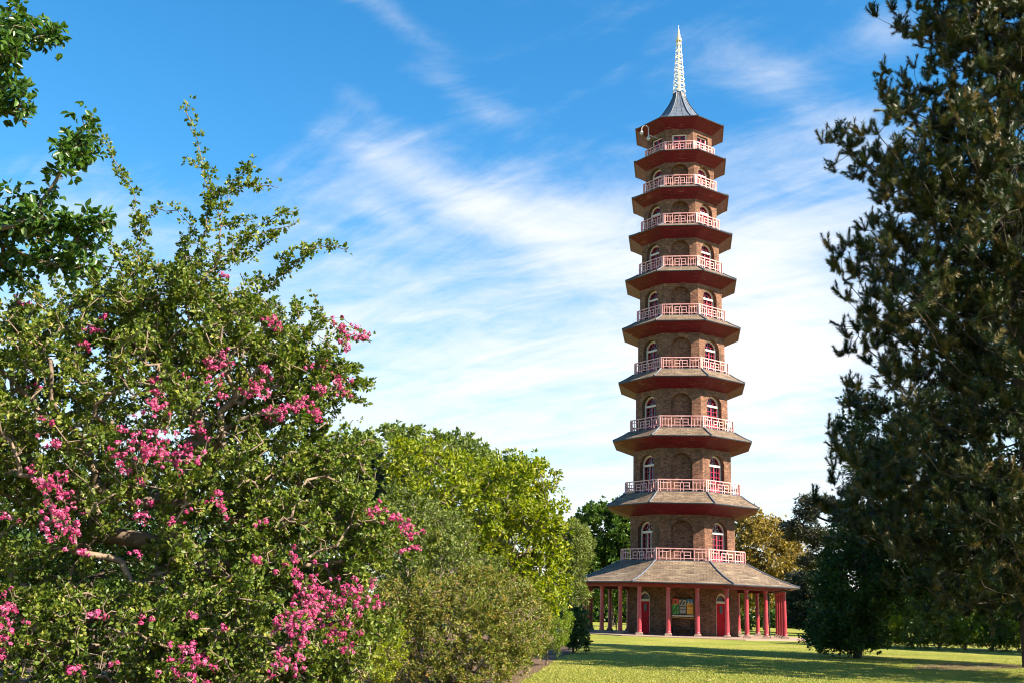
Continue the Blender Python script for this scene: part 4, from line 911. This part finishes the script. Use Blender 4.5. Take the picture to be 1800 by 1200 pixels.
# ---- unseen tree added outside the frame for lawn shade: built above
#@SHADE
# ---- far-off wood closing the horizon
Pw = []; 
def far_wood():
    n = 60000; px = rng.uniform(-500, 2300, n); depth = rng.uniform(150, 175, n); x = (px - 900) / F * depth
    hgt = 7.0 + 2.5 * np.sin(px / 61.) + 1.8 * np.sin(px / 23. + 1) + 1.2 * np.sin(px / 11.); z = rng.random(n) ** .8 * hgt
    p = np.stack([x, depth, z + GZ], 1); p += rng.normal(0, .5, p.shape) * 0.6; p[:, 2] = np.maximum(p[:, 2], GZ)
    return p
p = far_wood(); n = len(p); dd = unit(rng.normal(size=(n, 3))); o = leafmesh('far_wood', p, dd, unit(rng.normal(size=(n, 3)) + np.array((0, 0, .6))), 1.0 * rng.uniform(.6, 1.3, n), .7 * np.ones(n), LM['green'], None)
tag(o, kind='stuff')


# ------------------------------------------------------------------ light and sky
SUN_AZ, SUN_EL = R(118), R(39)         # azimuth from +y towards +x
sd = Vector((math.sin(SUN_AZ) * math.cos(SUN_EL), math.cos(SUN_AZ) * math.cos(SUN_EL), math.sin(SUN_EL)))
sl = bpy.data.lights.new('sun', 'SUN'); sl.energy = 5.0; sl.angle = R(.5); sl.color = (1, .87, .68)
so = bpy.data.objects.new('sun', sl); COL.objects.link(so); so.rotation_euler = sd.to_track_quat('Z', 'Y').to_euler(); so.location = (30, -10, 60)
w = bpy.data.worlds.new('World'); sc.world = w; w.use_nodes = True; nt = w.node_tree
for n_ in list(nt.nodes): nt.nodes.remove(n_)
out = N(nt, 'ShaderNodeOutputWorld'); bg = N(nt, 'ShaderNodeBackground'); nt.links.new(bg.outputs[0], out.inputs[0])
bg.inputs[1].default_value = .060
sky = N(nt, 'ShaderNodeTexSky'); sky.sky_type = 'NISHITA'; sky.sun_disc = False; sky.sun_elevation = SUN_EL; sky.sun_rotation = SUN_AZ
sky.air_density = 1.0; sky.dust_density = .3; sky.ozone_density = 2.0
hs = N(nt, 'ShaderNodeHueSaturation'); hs.inputs['Saturation'].default_value = 1.38; hs.inputs['Hue'].default_value = .493; hs.inputs['Value'].default_value = 1.24
nt.links.new(sky.outputs[0], hs.inputs['Color'])
tc = N(nt, 'ShaderNodeTexCoord'); sx = N(nt, 'ShaderNodeSeparateXYZ'); nt.links.new(tc.outputs['Generated'], sx.inputs[0])
def MT(op, a, b=None, c=None):
    n_ = N(nt, 'ShaderNodeMath', operation=op)
    for i, v_ in enumerate((a, b, c)):
        if v_ is None: continue
        if isinstance(v_, (int, float)): n_.inputs[i].default_value = v_
        else: nt.links.new(v_, n_.inputs[i])
    return n_.outputs[0]
X, Y, Z = sx.outputs[0], sx.outputs[1], sx.outputs[2]
# cloud layer: directions projected on a high plane
zz = MT('ADD', MT('MAXIMUM', Z, 0.), .22)
U, V = MT('DIVIDE', X, zz), MT('DIVIDE', Y, zz)
def cloudnoise(rot, sc_, loc, scale, detail, rough, dist=0.):
    cb = N(nt, 'ShaderNodeCombineXYZ'); nt.links.new(U, cb.inputs[0]); nt.links.new(V, cb.inputs[1])
    mp = N(nt, 'ShaderNodeMapping'); mp.inputs['Rotation'].default_value = (0, 0, R(rot)); mp.inputs['Scale'].default_value = sc_; mp.inputs['Location'].default_value = loc
    # rotate first, then stretch
    m0 = N(nt, 'ShaderNodeMapping'); m0.inputs['Rotation'].default_value = (0, 0, R(rot)); nt.links.new(cb.outputs[0], m0.inputs[0])
    mp.inputs['Rotation'].default_value = (0, 0, 0); nt.links.new(m0.outputs[0], mp.inputs[0])
    n_ = N(nt, 'ShaderNodeTexNoise'); n_.inputs['Scale'].default_value = scale; n_.inputs['Detail'].default_value = detail; n_.inputs['Roughness'].default_value = rough; n_.inputs['Distortion'].default_value = dist
    nt.links.new(mp.outputs[0], n_.inputs['Vector']); return n_.outputs[0]
fine = cloudnoise(36, (1.5, 4.6, 1), (3, 1, 0), 1.5, 10, .60, .9)
big = cloudnoise(36, (1., 2.0, 1), (7, 2, 0), 1.1, 5, .55, .5)
# where the cloud banks stand in the sky (azimuth / elevation)
az = MT('ARCTAN2', X, Y); el = MT('ARCSINE', Z)
def g_at(px, py, rx, ry, ang=0., amp=1.):
    d = Vector(ray(px, py)).normalized(); a0, e0 = math.atan2(d.x, d.y), math.asin(d.z)
    da, de = MT('SUBTRACT', az, a0), MT('SUBTRACT', el, e0); c, s = math.cos(R(-ang)), math.sin(R(-ang))
    p = MT('ADD', MT('MULTIPLY', da, c), MT('MULTIPLY', de, -s)); q = MT('ADD', MT('MULTIPLY', da, s), MT('MULTIPLY', de, c))
    p = MT('DIVIDE', p, rx / F); q = MT('DIVIDE', q, ry / F)
    r2_ = MT('ADD', MT('MULTIPLY', p, p), MT('MULTIPLY', q, q))
    return MT('MULTIPLY', MT('EXPONENT', MT('MULTIPLY', r2_, -1.)), amp)
banks = None
BANKS = [(700, 290, 280, 40, -22, .42), (980, 390, 260, 80, -15, .55), (1350, 480, 240, 220, 0, .6), (1000, 640, 480, 160, 0, .45), (620, 170, 120, 26, -25, .36),
         (1370, 150, 150, 50, -28, .42), (680, 20, 130, 30, -30, .38), (820, 170, 110, 30, -20, .32), (1560, 60, 80, 50, -30, .35), (500, 520, 220, 80, 0, .2),
         (150, 330, 100, 80, 30, .3), (400, 130, 330, 90, 0, -.35), (920, 60, 200, 70, 0, -.22), (60, 200, 120, 120, 0, -.2), (680, 380, 90, 26, -25, .3), (1500, 250, 160, 80, -30, .3)]
for b_ in BANKS:
    g_ = g_at(*b_); banks = g_ if banks is None else MT('ADD', banks, g_)
lowf = N(nt, 'ShaderNodeMapRange'); lowf.inputs['From Min'].default_value = R(26); lowf.inputs['From Max'].default_value = R(6); lowf.inputs['To Max'].default_value = .8; lowf.clamp = True
nt.links.new(el, lowf.inputs[0])
frontal = N(nt, 'ShaderNodeMapRange'); frontal.inputs['From Min'].default_value = -.2; frontal.inputs['From Max'].default_value = .6; nt.links.new(Y, frontal.inputs[0])
low = MT('SUBTRACT', MT('MULTIPLY', lowf.outputs[0], frontal.outputs[0]), MT('MULTIPLY', MT('SUBTRACT', 1., frontal.outputs[0]), .25))
puff = cloudnoise(10, (1, 1.6, 1), (1, 5, 0), 5.5, 9, .68, .4)
cov = MT('ADD', MT('MULTIPLY', MT('SUBTRACT', puff, .5), .85), MT('ADD', MT('ADD', MT('MULTIPLY', fine, 1.25), MT('MULTIPLY', big, .7)), MT('ADD', banks, low)))
dens = N(nt, 'ShaderNodeMapRange'); dens.interpolation_type = 'SMOOTHSTEP'; dens.inputs['From Min'].default_value = .95; dens.inputs['From Max'].default_value = 2.32; nt.links.new(cov, dens.inputs[0])
cl = N(nt, 'ShaderNodeMix', data_type='RGBA'); nt.links.new(dens.outputs[0], cl.inputs[0]); nt.links.new(hs.outputs[0], cl.inputs[6]); cl.inputs[7].default_value = (5.1, 5.2, 5.4, 1)
nt.links.new(cl.outputs[2], bg.inputs[0])

vs = sc.view_settings; vs.view_transform = 'Standard'; vs.look = 'None'; vs.gamma = 1; vs.exposure = 1.8
sc.render.engine = 'CYCLES'
cy = sc.cycles
cy.max_bounces = 6; cy.diffuse_bounces = 2; cy.glossy_bounces = 2; cy.transmission_bounces = 4; cy.transparent_max_bounces = 8
cy.caustics_reflective = False; cy.caustics_refractive = False
cy.filter_width = 1.1
cy.use_denoising = True
try: cy.denoising_prefilter = 'ACCURATE'
except Exception: pass
